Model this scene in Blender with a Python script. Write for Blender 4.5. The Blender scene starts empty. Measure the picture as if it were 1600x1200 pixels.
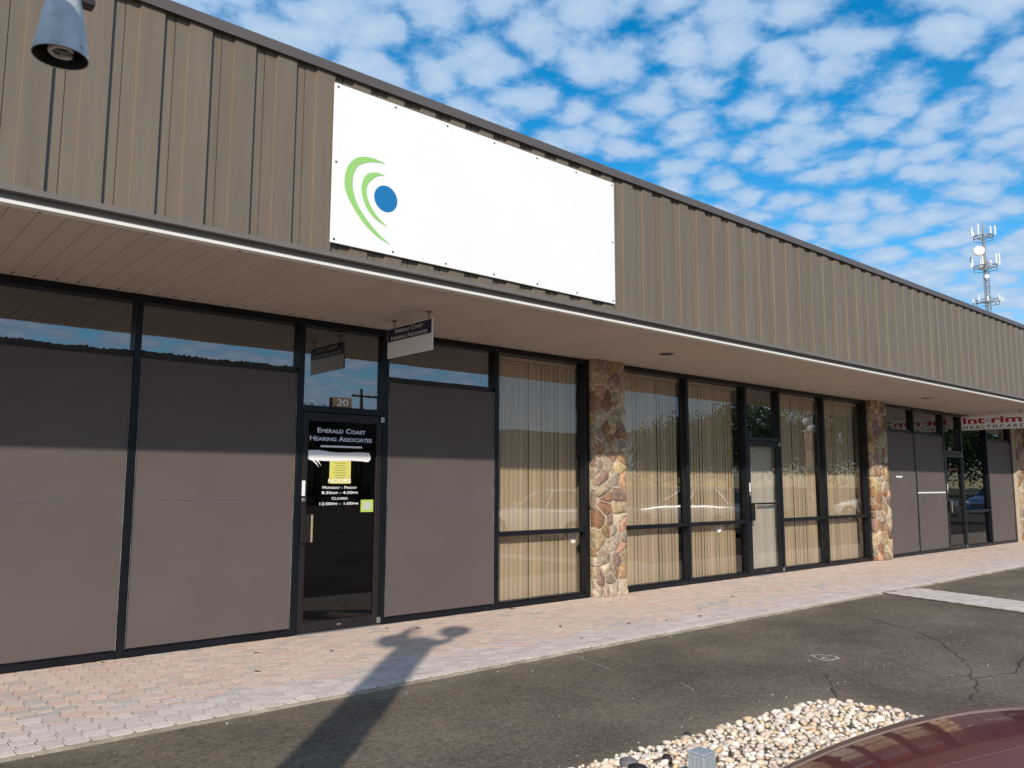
import bpy, bmesh, math, random
import numpy as np
from mathutils import Vector, Matrix, noise
random.seed(7)
sc = bpy.context.scene
C = sc.collection
R = math.radians

# ------------------------------------------------------------------ camera
cam_d = bpy.data.cameras.new('camera'); cam = bpy.data.objects.new('camera', cam_d); C.objects.link(cam)
sc.camera = cam
cam_d.sensor_width = 36.0; cam_d.lens = 1268.256 / 1600 * 36
cam_d.clip_start = 0.05; cam_d.clip_end = 2000
FW = Vector((0.65277, 0.74762, 0.12228)); RT = Vector((0.75309, -0.65791, 0.00225)); UP = Vector((-0.08213, -0.09062, 0.99249))
CAM = Vector((0, -7.666, 1.5))
cam.matrix_world = Matrix(((RT.x, UP.x, -FW.x, CAM.x), (RT.y, UP.y, -FW.y, CAM.y), (RT.z, UP.z, -FW.z, CAM.z), (0, 0, 0, 1)))

# ------------------------------------------------------------------ sky, sun, exposure
SUN = Vector((0.984, 1.0, -0.703))            # the way the light travels
EL = math.atan2(0.703, math.hypot(0.984, 1.0)); AZ = math.atan2(-0.984, -1.0)
sun_d = bpy.data.lights.new('sun', 'SUN'); sun = bpy.data.objects.new('sun', sun_d); C.objects.link(sun)
sun_d.energy = 4.3; sun_d.angle = R(0.8); sun_d.color = (1.0, 0.90, 0.76)
sun.rotation_euler = SUN.to_track_quat('-Z', 'Y').to_euler(); sun.location = (-30, -40, 30)
sc.view_settings.view_transform = 'Standard'; sc.view_settings.look = 'None'
sc.view_settings.exposure = 0.08; sc.view_settings.gamma = 1.0; sc.view_settings.use_curve_mapping = False

W = bpy.data.worlds.new('World'); sc.world = W; W.use_nodes = True
def NT(nt):
    def n(t, ins=None, **kw):
        x = nt.nodes.new(t)
        for k, v in kw.items(): setattr(x, k, v)
        for k, v in (ins or {}).items():
            if hasattr(v, 'is_output'): nt.links.new(v, x.inputs[k])
            else: x.inputs[k].default_value = v
        return x
    return n
wt = W.node_tree; wt.nodes.clear(); n = NT(wt)
sky = n('ShaderNodeTexSky', sky_type='NISHITA'); sky.sun_disc = False
sky.sun_elevation = EL; sky.sun_rotation = AZ; sky.altitude = 0; sky.air_density = 1.0; sky.dust_density = 0.3; sky.ozone_density = 2.5
hs = n('ShaderNodeHueSaturation', {'Hue': 0.492, 'Saturation': 1.45, 'Value': 1.5, 'Color': sky.outputs[0]})
tc = n('ShaderNodeTexCoord'); sep = n('ShaderNodeSeparateXYZ', {0: tc.outputs['Generated']})
def M(op, a, b=0.0, c=0.0, clamp=False):
    x = n('ShaderNodeMath', {0: a, 1: b, 2: c}, operation=op); x.use_clamp = clamp; return x.outputs[0]
zc = M('ADD', M('MAXIMUM', sep.outputs[2], 0.0), 0.20)
px = M('DIVIDE', sep.outputs[0], zc); py = M('DIVIDE', sep.outputs[1], zc)
pv = n('ShaderNodeCombineXYZ', {0: px, 1: py, 2: 0.0}).outputs[0]
mp = n('ShaderNodeMapping', {0: pv, 2: (0, 0, R(20)), 3: (1.0, 1.0, 1.0)}).outputs[0]
nw = n('ShaderNodeTexNoise', {'Vector': mp, 'Scale': 5.5, 'Detail': 4.0})
dv = n('ShaderNodeVectorMath', {0: nw.outputs['Color'], 1: (0.5, 0.5, 0.5)}, operation='SUBTRACT').outputs[0]
dv = n('ShaderNodeVectorMath', {0: dv, 'Scale': 0.17}, operation='SCALE').outputs[0]
mp2 = n('ShaderNodeVectorMath', {0: mp, 1: dv}, operation='ADD').outputs[0]
vo = n('ShaderNodeTexVoronoi', {'Vector': mp2, 'Scale': 10.5, 'Randomness': 0.9, 'Smoothness': 0.35}, feature='SMOOTH_F1', voronoi_dimensions='2D')
n1 = n('ShaderNodeTexNoise', {'Vector': mp, 'Scale': 21.0, 'Detail': 8.0, 'Roughness': 0.62})
n2 = n('ShaderNodeTexNoise', {'Vector': mp, 'Scale': 1.1, 'Detail': 3.0})
cell = M('SUBTRACT', 0.925, M('MULTIPLY', vo.outputs['Distance'], 1.15))
d1 = M('ADD', cell, M('MULTIPLY', M('SUBTRACT', n1.outputs[0], 0.5), 1.15))
d2 = M('ADD', d1, M('MULTIPLY', M('SUBTRACT', n2.outputs[0], 0.5), 0.75))
rm = n('ShaderNodeMapRange', {0: d2, 1: -0.03, 2: 0.60, 3: 0.0, 4: 0.90}, interpolation_type='SMOOTHSTEP')
hz = n('ShaderNodeMapRange', {0: sep.outputs[2], 1: -0.01, 2: 0.05, 3: 0.0, 4: 1.0})
mask = M('MULTIPLY', rm.outputs[0], hz.outputs[0], clamp=True)
shade = n('ShaderNodeMapRange', {0: d2, 1: 0.3, 2: 1.1, 3: 0.0, 4: 1.0})
cc = n('ShaderNodeMixRGB', {0: shade.outputs[0], 1: (3.4, 5.2, 7.7, 1), 2: (5.5, 6.7, 8.2, 1)})
mx = n('ShaderNodeMixRGB', {0: mask, 1: hs.outputs[0], 2: cc.outputs[0]})
bg = n('ShaderNodeBackground', {0: mx.outputs[0], 1: 0.10})
wo = n('ShaderNodeOutputWorld', {0: bg.outputs[0]})

# ------------------------------------------------------------------ materials
MAT = {}
def mat(name, col, rough=0.6, metal=0.0, var=0.0, vs=8.0, bump=0.0, bs=60.0, spec=0.5, coat=0.0, col2=None, stretch=None, rnd=0.0):
    m = bpy.data.materials.new(name); m.use_nodes = True; nt = m.node_tree; n = NT(nt)
    b = nt.nodes['Principled BSDF']
    b.inputs['Roughness'].default_value = rough; b.inputs['Metallic'].default_value = metal
    b.inputs['Specular IOR Level'].default_value = spec; b.inputs['Coat Weight'].default_value = coat
    b.inputs['Coat Roughness'].default_value = 0.03
    c4 = (*col, 1)
    b.inputs['Base Color'].default_value = c4
    if var or col2 or bump or rnd:
        g = n('ShaderNodeNewGeometry').outputs['Position']
        if stretch: g = n('ShaderNodeMapping', {0: g, 3: stretch}).outputs[0]
    out = None
    if var or col2:
        t = n('ShaderNodeTexNoise', {'Vector': g, 'Scale': vs, 'Detail': 6.0, 'Roughness': 0.6})
        mr = n('ShaderNodeMapRange', {0: t.outputs[0], 1: 0.3, 2: 0.7, 3: 0.0, 4: 1.0})
        if col2: a, bb = c4, (*col2, 1)
        else: a = tuple(c * (1 - var) for c in col) + (1,); bb = tuple(min(1, c * (1 + var)) for c in col) + (1,)
        out = n('ShaderNodeMixRGB', {0: mr.outputs[0], 1: a, 2: bb}).outputs[0]
    if rnd:
        oi = n('ShaderNodeObjectInfo')
        v = n('ShaderNodeMapRange', {0: oi.outputs['Random'], 3: 1 - rnd, 4: 1 + rnd}).outputs[0]
        out = n('ShaderNodeHueSaturation', {'Value': v, 'Color': out if out else c4}).outputs[0]
    if out: nt.links.new(out, b.inputs['Base Color'])
    if bump:
        t2 = n('ShaderNodeTexNoise', {'Vector': g, 'Scale': bs, 'Detail': 5.0})
        bp = n('ShaderNodeBump', {'Strength': bump, 'Distance': 0.01, 'Height': t2.outputs[0]})
        nt.links.new(bp.outputs[0], b.inputs['Normal'])
    MAT[name] = m
    return m
def glass(name, tint, f0=0.1, rough=0.0):
    m = bpy.data.materials.new(name); m.use_nodes = True; nt = m.node_tree; nt.nodes.clear(); n = NT(nt)
    g = n('ShaderNodeNewGeometry').outputs['Position']
    t = n('ShaderNodeTexNoise', {'Vector': g, 'Scale': 1.6, 'Detail': 1.0})
    bp = n('ShaderNodeBump', {'Strength': 0.05, 'Distance': 0.02, 'Height': t.outputs[0]})
    gl = n('ShaderNodeBsdfGlossy', {'Roughness': rough, 'Normal': bp.outputs[0], 'Color': (0.95, 0.97, 1, 1)}); tr = n('ShaderNodeBsdfTransparent', {0: (*tint, 1)})
    lw = n('ShaderNodeLayerWeight', {0: 0.5})                     # Schlick reflectance of a coated pane, the same from both sides
    p5 = n('ShaderNodeMath', {0: lw.outputs['Facing'], 1: 5.0}, operation='POWER')
    fr = n('ShaderNodeMath', {0: p5.outputs[0], 1: 1.0 - f0, 2: f0}, operation='MULTIPLY_ADD')
    mx = n('ShaderNodeMixShader', {0: fr.outputs[0], 1: tr.outputs[0], 2: gl.outputs[0]})
    n('ShaderNodeOutputMaterial', {0: mx.outputs[0]}); MAT[name] = m; return m
def colattr(name, rough, var, vs, bump, bs, spec=0.3, rust=None):
    """colour of each piece comes from its own mesh colour, with grain on top"""
    m = bpy.data.materials.new(name); m.use_nodes = True; nt = m.node_tree; n = NT(nt); b = nt.nodes['Principled BSDF']
    b.inputs['Roughness'].default_value = rough; b.inputs['Specular IOR Level'].default_value = spec
    g = n('ShaderNodeNewGeometry').outputs['Position']; a = n('ShaderNodeAttribute', attribute_name='Col')
    t = n('ShaderNodeTexNoise', {'Vector': g, 'Scale': vs, 'Detail': 8.0, 'Roughness': 0.65})
    v = n('ShaderNodeMapRange', {0: t.outputs[0], 1: 0.25, 2: 0.75, 3: 1 - var, 4: 1 + var}).outputs[0]
    h = n('ShaderNodeHueSaturation', {'Value': v, 'Color': a.outputs[0]})
    out = h.outputs[0]
    if rust:
        t3 = n('ShaderNodeTexNoise', {'Vector': g, 'Scale': 8.0, 'Detail': 5.0})
        k_ = n('ShaderNodeMapRange', {0: t3.outputs[0], 1: 0.54, 2: 0.70, 3: 0.0, 4: 0.75})
        out = n('ShaderNodeMixRGB', {0: k_.outputs[0], 1: out, 2: (*rust, 1)}).outputs[0]
    nt.links.new(out, b.inputs['Base Color'])
    t2 = n('ShaderNodeTexNoise', {'Vector': g, 'Scale': bs, 'Detail': 6.0})
    bp = n('ShaderNodeBump', {'Strength': bump, 'Distance': 0.01, 'Height': t2.outputs[0]})
    nt.links.new(bp.outputs[0], b.inputs['Normal']); MAT[name] = m; return m

mat('frame', (0.006, 0.008, 0.012), 0.3, var=0.3, vs=6, spec=0.28)
mat('door_frame', (0.018, 0.015, 0.016), 0.4, var=0.2, vs=9, spec=0.3)
mat('screen', (0.110, 0.088, 0.084), 0.62, var=0.07, vs=1.3, bump=0.12, bs=420, spec=0.35)
mat('screen_trim', (0.10, 0.09, 0.09), 0.4)
mat('edge_metal', (0.30, 0.29, 0.28), 0.4, metal=0.2, col2=(0.06, 0.06, 0.065), vs=5)
mat('screen_header', (0.02, 0.02, 0.023), 0.6)
mat('fascia', (0.160, 0.129, 0.098), 0.5, var=0.11, vs=1.5, stretch=(6, 6, 0.4), spec=0.4, rnd=0.03)
mat('fascia_trim', (0.15, 0.128, 0.118), 0.45, var=0.06, vs=2)
mat('roof_cap', (0.098, 0.085, 0.082), 0.45, var=0.08, vs=2)
mat('soffit', (0.51, 0.44, 0.37), 0.6, var=0.05, vs=3, rnd=0.025)
mat('white_lip', (0.78, 0.77, 0.74), 0.4, var=0.05, vs=4)
mat('galv_strip', (0.50, 0.50, 0.50), 0.5, var=0.08, vs=4)
mat('sign_white', (0.84, 0.845, 0.86), 0.45, var=0.02, vs=1.0, bump=0.25, bs=1.2)
mat('sign_green', (0.30, 0.60, 0.17), 0.5)
mat('sign_blue', (0.006, 0.17, 0.42), 0.5)
mat('navy', (0.012, 0.016, 0.06), 0.4)
mat('white_print', (0.82, 0.82, 0.84), 0.5)
mat('blue_edge', (0.10, 0.16, 0.42), 0.5)
mat('red_print', (0.42, 0.015, 0.02), 0.5)
mat('grey_print', (0.33, 0.33, 0.33), 0.5)
mat('black_print', (0.015, 0.015, 0.015), 0.5)
mat('screw', (0.03, 0.03, 0.03), 0.5)
mat('metal', (0.45, 0.45, 0.45), 0.35, metal=0.9, var=0.1)
mat('brass', (0.55, 0.42, 0.25), 0.4, metal=0.6, var=0.2, vs=30)
mat('hook', (0.16, 0.115, 0.085), 0.5)
mat('plaque', (0.30, 0.20, 0.12), 0.6, var=0.15, vs=30)
mat('yellow_paper', (0.62, 0.60, 0.14), 0.7)
mat('green_paper', (0.42, 0.58, 0.12), 0.7)
mat('paper_print', (0.28, 0.28, 0.08), 0.7)
mat('mortar', (0.52, 0.445, 0.355), 0.9, var=0.15, vs=20, bump=0.7, bs=70)
mat('stone_core', (0.3, 0.25, 0.2), 0.9)
mat('blind', (0.50, 0.385, 0.255), 0.65, var=0.04, vs=2, rnd=0.10)
mat('return_board', (0.36, 0.24, 0.10), 0.7, var=0.1, vs=4)
mat('curtain', (0.50, 0.46, 0.39), 0.85, var=0.05, vs=6)
mat('wall_in', (0.16, 0.13, 0.11), 0.8, var=0.05, vs=2)
mat('floor_in', (0.085, 0.052, 0.033), 0.7, var=0.2, vs=10)
mat('wall_out', (0.27, 0.22, 0.17), 0.8, var=0.08, vs=3)
mat('roofing', (0.14, 0.13, 0.12), 0.9, var=0.2, vs=3)
mat('sand_joint', (0.10, 0.078, 0.064), 0.95, var=0.3, vs=30, bump=0.5, bs=120)
mat('bed_sand', (0.42, 0.35, 0.27), 0.95, var=0.3, vs=40, bump=0.6, bs=90)
mat('edging', (0.20, 0.165, 0.12), 0.95, col2=(0.44, 0.37, 0.28), vs=5, bump=0.6, bs=70)
mat('concrete', (0.42, 0.38, 0.33), 0.9, var=0.15, vs=12, bump=0.3, bs=90)
mat('galv', (0.50, 0.52, 0.54), 0.55, metal=0.3, var=0.30, vs=14, bump=0.12, bs=50)
mat('lamp_inside', (0.02, 0.02, 0.022), 0.6)
mat('bulb', (0.55, 0.52, 0.48), 0.4)
mat('globe', (0.8, 0.79, 0.76), 0.35)
mat('iron', (0.03, 0.024, 0.022), 0.5, var=0.3, vs=20)
mat('stub_post', (0.30, 0.345, 0.39), 0.5, var=0.14, vs=30, stretch=(6, 6, 1), bump=0.15)
mat('chalk', (0.42, 0.39, 0.36), 0.95, var=0.25, vs=60)
mat('crack', (0.045, 0.037, 0.03), 0.95)
mat('dead_leaf', (0.12, 0.065, 0.03), 0.8, var=0.3, vs=60)
mat('tower_steel', (0.20, 0.215, 0.24), 0.5)
mat('antenna', (0.72, 0.73, 0.74), 0.45)
mat('tyre', (0.015, 0.015, 0.015), 0.8)
mat('rim', (0.5, 0.5, 0.52), 0.3, metal=0.9)
mat('car_glass', (0.012, 0.014, 0.016), 0.05, spec=0.8)
mat('lamp_lens', (0.7, 0.7, 0.72), 0.1, spec=0.8)
mat('tail_lens', (0.4, 0.01, 0.01), 0.1, spec=0.8)
mat('black_plastic', (0.02, 0.02, 0.02), 0.6)
mat('paint_burgundy', (0.15, 0.007, 0.008), 0.35, metal=0.0, coat=0.75, spec=0.5)
mat('paint_white', (0.78, 0.78, 0.78), 0.3, coat=1.0)
mat('paint_silver', (0.5, 0.5, 0.52), 0.3, metal=0.6, coat=1.0)
mat('paint_blue', (0.02, 0.08, 0.25), 0.3, coat=1.0)
mat('paint_red', (0.35, 0.03, 0.02), 0.3, coat=1.0)
mat('bark', (0.11, 0.085, 0.065), 0.9, var=0.3, vs=12, bump=0.5)
mat('leaf', (0.052, 0.085, 0.026), 0.6, col2=(0.10, 0.13, 0.045), vs=1.5, rnd=0.2)
mat('pole_wood', (0.10, 0.075, 0.055), 0.9, var=0.2, vs=15)
mat('far_wall', (0.36, 0.27, 0.19), 0.8, var=0.06, vs=1.0)
mat('far_roof', (0.16, 0.12, 0.095), 0.7, var=0.1, vs=1)
mat('far_glass', (0.02, 0.022, 0.025), 0.08, spec=0.8)
mat('grass', (0.07, 0.09, 0.03), 0.9, col2=(0.14, 0.13, 0.06), vs=0.4, bump=0.5, bs=20)
glass('glass_clear', (0.95, 0.95, 0.94), 0.062)
glass('glass_tint', (0.52, 0.50, 0.48), 0.22)
glass('glass_door', (0.36, 0.34, 0.32), 0.055)
colattr('paver', 0.9, 0.16, 35.0, 0.35, 130.0)
colattr('stone', 0.85, 0.6, 20.0, 1.0, 30.0, rust=(0.30, 0.165, 0.075))
colattr('pebble', 0.6, 0.16, 30.0, 0.3, 60.0, 0.4)

def asphalt():
    m = bpy.data.materials.new('asphalt'); m.use_nodes = True; nt = m.node_tree; n = NT(nt); b = nt.nodes['Principled BSDF']
    g = n('ShaderNodeNewGeometry').outputs['Position']
    big = n('ShaderNodeTexNoise', {'Vector': g, 'Scale': 0.75, 'Detail': 8.0, 'Roughness': 0.6})
    mid = n('ShaderNodeTexNoise', {'Vector': g, 'Scale': 30.0, 'Detail': 8.0, 'Roughness': 0.88})
    a = n('ShaderNodeValToRGB', {0: big.outputs[0]}); e = a.color_ramp.elements
    e[0].position = 0.32; e[0].color = (0.098, 0.073, 0.053, 1); e[1].position = 0.68; e[1].color = (0.188, 0.146, 0.109, 1)
    f = n('ShaderNodeMapRange', {0: mid.outputs[0], 1: 0.33, 2: 0.67, 3: 0.30, 4: 1.7})
    c1 = n('ShaderNodeHueSaturation', {'Value': f.outputs[0], 'Color': a.outputs[0]})
    vo = n('ShaderNodeTexVoronoi', {'Vector': g, 'Scale': 95.0})
    sp = n('ShaderNodeSeparateXYZ', {0: vo.outputs['Color']})
    k1 = n('ShaderNodeMath', {0: sp.outputs[0], 1: 0.82}, operation='GREATER_THAN')
    k2 = n('ShaderNodeMath', {0: vo.outputs['Distance'], 1: 0.42}, operation='LESS_THAN')
    k = n('ShaderNodeMath', {0: k1.outputs[0], 1: k2.outputs[0]}, operation='MULTIPLY')
    k3 = n('ShaderNodeMath', {0: k.outputs[0], 1: 0.55}, operation='MULTIPLY')
    c2 = n('ShaderNodeMixRGB', {0: k3.outputs[0], 1: c1.outputs[0], 2: (0.33, 0.30, 0.26, 1)})
    # sand washed up along the edge of the paving and round the pebble bed
    s = n('ShaderNodeSeparateXYZ', {0: g})
    w = n('ShaderNodeTexNoise', {'Vector': g, 'Scale': 1.7, 'Detail': 6.0, 'Roughness': 0.65})
    dk = n('ShaderNodeMath', {0: s.outputs[1], 1: 2.29}, operation='ADD')       # 0 at the paving edge, negative outwards
    band = n('ShaderNodeMapRange', {0: dk.outputs[0], 1: -0.34, 2: 0.0, 3: 0.0, 4: 1.0})
    pat = n('ShaderNodeMapRange', {0: w.outputs[0], 1: 0.44, 2: 0.66, 3: 0.12, 4: 1.0})
    q = n('ShaderNodeMath', {0: band.outputs[0], 1: pat.outputs[0]}, operation='MULTIPLY')
    bx = n('ShaderNodeMapRange', {0: s.outputs[1], 1: -4.30, 2: -4.58, 3: 0.0, 4: 1.0})
    bxx = n('ShaderNodeMapRange', {0: s.outputs[0], 1: 5.95, 2: 5.5, 3: 0.0, 4: 1.0})
    bxy = n('ShaderNodeMath', {0: bx.outputs[0], 1: bxx.outputs[0]}, operation='MULTIPLY')
    bx2 = n('ShaderNodeMath', {0: bxy.outputs[0], 1: 0.6}, operation='MULTIPLY')
    q2 = n('ShaderNodeMath', {0: q.outputs[0], 1: bx2.outputs[0]}, operation='MAXIMUM')
    q3 = n('ShaderNodeMath', {0: q2.outputs[0], 1: 0.85}, operation='MULTIPLY')
    c3 = n('ShaderNodeMixRGB', {0: q3.outputs[0], 1: c2.outputs[0], 2: (0.27, 0.225, 0.16, 1)})
    nt.links.new(c3.outputs[0], b.inputs['Base Color']); b.inputs['Roughness'].default_value = 0.9; b.inputs['Specular IOR Level'].default_value = 0.25
    bp = n('ShaderNodeBump', {'Strength': 0.6, 'Distance': 0.008, 'Height': mid.outputs[0]})
    nt.links.new(bp.outputs[0], b.inputs['Normal']); MAT['asphalt'] = m
asphalt()

# ------------------------------------------------------------------ mesh helpers
class MB:
    def __init__(s): s.v = []; s.f = []; s.c = []
    def add(s, vs, fs, col=None):
        o = len(s.v); s.v += [tuple(p) for p in vs]; s.f += [tuple(i + o for i in f) for f in fs]
        if col is not None: s.c += [col] * len(fs)
        return s
    def box(s, x0, x1, y0, y1, z0, z1):
        vs = [(x, y, z) for z in (z0, z1) for y in (y0, y1) for x in (x0, x1)]
        return s.add(vs, [(0, 2, 3, 1), (4, 5, 7, 6), (0, 1, 5, 4), (2, 6, 7, 3), (0, 4, 6, 2), (1, 3, 7, 5)])
    def bbox(s, x0, x1, y0, y1, z0, z1, b=0.004):
        """box with chamfered edges"""
        bm = bmesh.new(); bmesh.ops.create_cube(bm, size=1.0)
        for v in bm.verts:
            v.co = Vector((x0 + (v.co.x + .5) * (x1 - x0), y0 + (v.co.y + .5) * (y1 - y0), z0 + (v.co.z + .5) * (z1 - z0)))
        bmesh.ops.bevel(bm, geom=list(bm.edges), offset=b, segments=1, affect='EDGES')
        return s.bm(bm)
    def bm(s, bm):
        bm.verts.index_update()
        s.add([tuple(v.co) for v in bm.verts], [tuple(v.index for v in f.verts) for f in bm.faces]); bm.free(); return s
    def prism(s, poly, d, col=None):
        """poly: list of 3-D points, d: extrusion vector"""
        k = len(poly); d = Vector(d)
        vs = [Vector(p) for p in poly] + [Vector(p) + d for p in poly]
        return s.add(vs, [tuple(range(k))[::-1], tuple(range(k, 2 * k))] + [(i, (i + 1) % k, k + (i + 1) % k, k + i) for i in range(k)], col)
    def tube(s, pts, r, seg=8, cap=True):
        pts = [Vector(p) for p in pts]; rr = r if isinstance(r, (list, tuple)) else [r] * len(pts)
        vs = []; fs = []; ref = None
        for i, p in enumerate(pts):
            t = (pts[min(i + 1, len(pts) - 1)] - pts[max(i - 1, 0)]).normalized()
            if ref is None: ref = Vector((0, 0, 1)) if abs(t.z) < .9 else Vector((1, 0, 0))
            a = t.cross(ref).normalized(); b = a.cross(t).normalized(); ref = b
            for k in range(seg):
                w = 2 * math.pi * k / seg; vs.append(p + (a * math.cos(w) + b * math.sin(w)) * rr[i])
        for i in range(len(pts) - 1):
            for k in range(seg):
                k2 = (k + 1) % seg; fs.append((i * seg + k, i * seg + k2, (i + 1) * seg + k2, (i + 1) * seg + k))
        if cap: fs += [tuple(range(seg))[::-1], tuple(range((len(pts) - 1) * seg, len(pts) * seg))]
        return s.add(vs, fs)
    def lathe(s, prof, c, seg=24, axis='Z'):
        """prof: list of (radius, height)"""
        vs = []; fs = []
        for r, h in prof:
            for k in range(seg):
                w = 2 * math.pi * k / seg; a, b = r * math.cos(w), r * math.sin(w)
                if axis == 'Z': vs.append((c[0] + a, c[1] + b, c[2] + h))
                elif axis == 'X': vs.append((c[0] + h, c[1] + a, c[2] + b))
                else: vs.append((c[0] + a, c[1] + h, c[2] + b))
        for i in range(len(prof) - 1):
            for k in range(seg):
                k2 = (k + 1) % seg; fs.append((i * seg + k, i * seg + k2, (i + 1) * seg + k2, (i + 1) * seg + k))
        return s.add(vs, fs)

WL = {}                                     # world location of every object
def place(o, c, parent):
    WL[o.name] = Vector(c)
    if parent is not None:
        o.parent = parent; o.location = Vector(c) - WL[parent.name]
    else: o.location = c
def obj(name, mb, m, parent=None, smooth=False, kind=None, origin=None, sub=0, fixn=False):
    v = np.array(mb.v, dtype=float)
    c = Vector(origin) if origin is not None else Vector(((v[:, 0].min() + v[:, 0].max()) / 2, (v[:, 1].min() + v[:, 1].max()) / 2, v[:, 2].min()))
    me = bpy.data.meshes.new(name); me.from_pydata((v - np.array(c)).tolist(), [], mb.f)
    if mb.c:
        at = me.color_attributes.new('Col', 'FLOAT_COLOR', 'CORNER')
        cols = np.repeat(np.array([(*q, 1.0) for q in mb.c]), [len(f) for f in mb.f], axis=0)
        at.data.foreach_set('color', cols.ravel())
    me.materials.append(MAT[m])
    if fixn:
        b = bmesh.new(); b.from_mesh(me); bmesh.ops.recalc_face_normals(b, faces=b.faces); b.to_mesh(me); b.free()
    if smooth: me.polygons.foreach_set('use_smooth', [True] * len(me.polygons))
    o = bpy.data.objects.new(name, me); C.objects.link(o); place(o, c, parent)
    if sub:
        md = o.modifiers.new('smooth', 'SUBSURF'); md.levels = sub; md.render_levels = sub
    if kind: o['kind'] = kind
    return o
def inst(src, name, c, parent):
    o = bpy.data.objects.new(name, src.data); C.objects.link(o); place(o, c, parent); return o
def tag(o, label=None, cat=None, group=None, kind=None):
    for k, v in (('label', label), ('category', cat), ('group', group), ('kind', kind)):
        if v: o[k] = v
    return o
def thing(name, loc, label=None, cat=None, group=None, parent=None):
    o = bpy.data.objects.new(name, None); o.empty_display_size = 0.1; C.objects.link(o); place(o, loc, parent)
    return tag(o, label, cat, group)
def dup(root, loc, rz=0.0):
    r = root.copy(); C.objects.link(r); WL[r.name] = Vector(loc); r.location = loc; r.rotation_euler = (0, 0, rz)
    for ch in list(root.children):
        c = ch.copy(); C.objects.link(c); c.parent = r
        for g in ch.children:
            d = g.copy(); C.objects.link(d); d.parent = c
    return r
def lettering(name, body, m, parent, org, xd, ud, width=None, height=0.05, bold=0.0, caps=None, depth=0.0008):
    """flat letters: org = centre of the base line, xd = reading direction, ud = up"""
    cu = bpy.data.curves.new(name, 'FONT'); cu.body = body; cu.align_x = 'CENTER'; cu.size = 1.0; cu.offset = bold; cu.resolution_u = 3
    if caps:
        cu.small_caps_scale = caps
        for i, ch in enumerate(body):
            if ch.islower(): cu.body_format[i].use_small_caps = True
    t = bpy.data.objects.new(name, cu); C.objects.link(t)
    dg = bpy.context.evaluated_depsgraph_get(); me = bpy.data.meshes.new_from_object(t.evaluated_get(dg))
    C.objects.unlink(t); bpy.data.objects.remove(t)
    v = np.array([p.co for p in me.vertices]); fs = [tuple(p.vertices) for p in me.polygons]
    x0, x1 = v[:, 0].min(), v[:, 0].max(); v[:, 0] -= (x0 + x1) / 2
    sy = height / 0.73; sx = (width / (x1 - x0)) if width else sy
    xd = np.array(xd, float); ud = np.array(ud, float); nd = np.cross(xd, ud)
    w = np.array(org) + np.outer(v[:, 0] * sx, xd) + np.outer(v[:, 1] * sy, ud) + nd * depth
    mb = MB(); mb.v = w.tolist(); mb.f = fs
    return obj(name, mb, m, parent)

# ------------------------------------------------------------------ ground
XL, XR = -7.0, 41.5            # ends of the building
g = MB(); g.box(-300, 400, -300, 300, -0.6, -0.035); tag(obj('ground', g, 'grass'), kind='structure')
g = MB(); g.add([(-45, -52, -0.02), (130, -52, -0.02), (130, -2.2, -0.02), (-45, -2.2, -0.02)], [(0, 1, 2, 3)])
lot = tag(obj('parking_lot', g, 'asphalt', origin=(0, -5, -0.02)), kind='structure')
def ribbon(name, pts, w, m, z, parent=None, close=False, jit=0.0):
    """thin flat strip along pts on the ground"""
    mb = MB(); P = [Vector((x, y, 0)) for x, y in pts]; k = len(P); vs = []
    for i, p in enumerate(P):
        a = P[(i - 1) % k] if (close or i) else P[i]; b = P[(i + 1) % k] if (close or i < k - 1) else P[i]
        t = (b - a).normalized(); nn = Vector((-t.y, t.x, 0)) * w * (0.5 + random.uniform(-jit, jit))
        vs += [(p.x + nn.x, p.y + nn.y, z), (p.x - nn.x, p.y - nn.y, z)]
    fs = [(2 * i, 2 * i + 1, (2 * i + 3) % (2 * k), (2 * i + 2) % (2 * k)) for i in range(k if close else k - 1)]
    mb.add(vs, fs); return obj(name, mb, m, parent)
def wiggle(pts, nsub, amp):
    out = []
    for i in range(len(pts) - 1):
        for k in range(nsub):
            t = k / nsub; out.append((pts[i][0] * (1 - t) + pts[i + 1][0] * t + random.uniform(-amp, amp), pts[i][1] * (1 - t) + pts[i + 1][1] * t + random.uniform(-amp, amp)))
    return out + [pts[-1]]
for pts in ([(8.6, -4.2), (7.83, -4.73), (7.12, -5.06), (6.96, -5.15), (6.46, -5.28), (6.0, -5.7)], [(6.4, -4.2), (6.03, -4.46), (5.6, -4.71)], [(7.12, -5.06), (7.6, -5.2), (8.6, -5.0)], [(9.4, -3.1), (8.9, -3.9), (8.6, -4.2)]):
    ribbon('crack', wiggle(pts, 7, 0.022), 0.009, 'crack', -0.0165, lot, jit=0.45)
for pts in ([(5.25, -3.64), (5.12, -3.87)], [(5.155, -4.0), (5.19, -4.13)], [(5.31, -2.5), (5.17, -3.0)], [(9.7, -3.7), (10.2, -3.8)], [(7.12, -5.11), (7.24, -5.15)]):
    ribbon('scratch', wiggle(pts, 6, 0.012), 0.006, 'chalk', -0.0163, lot, jit=0.5)
grit = MB(); rg_ = random.Random(77)
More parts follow.
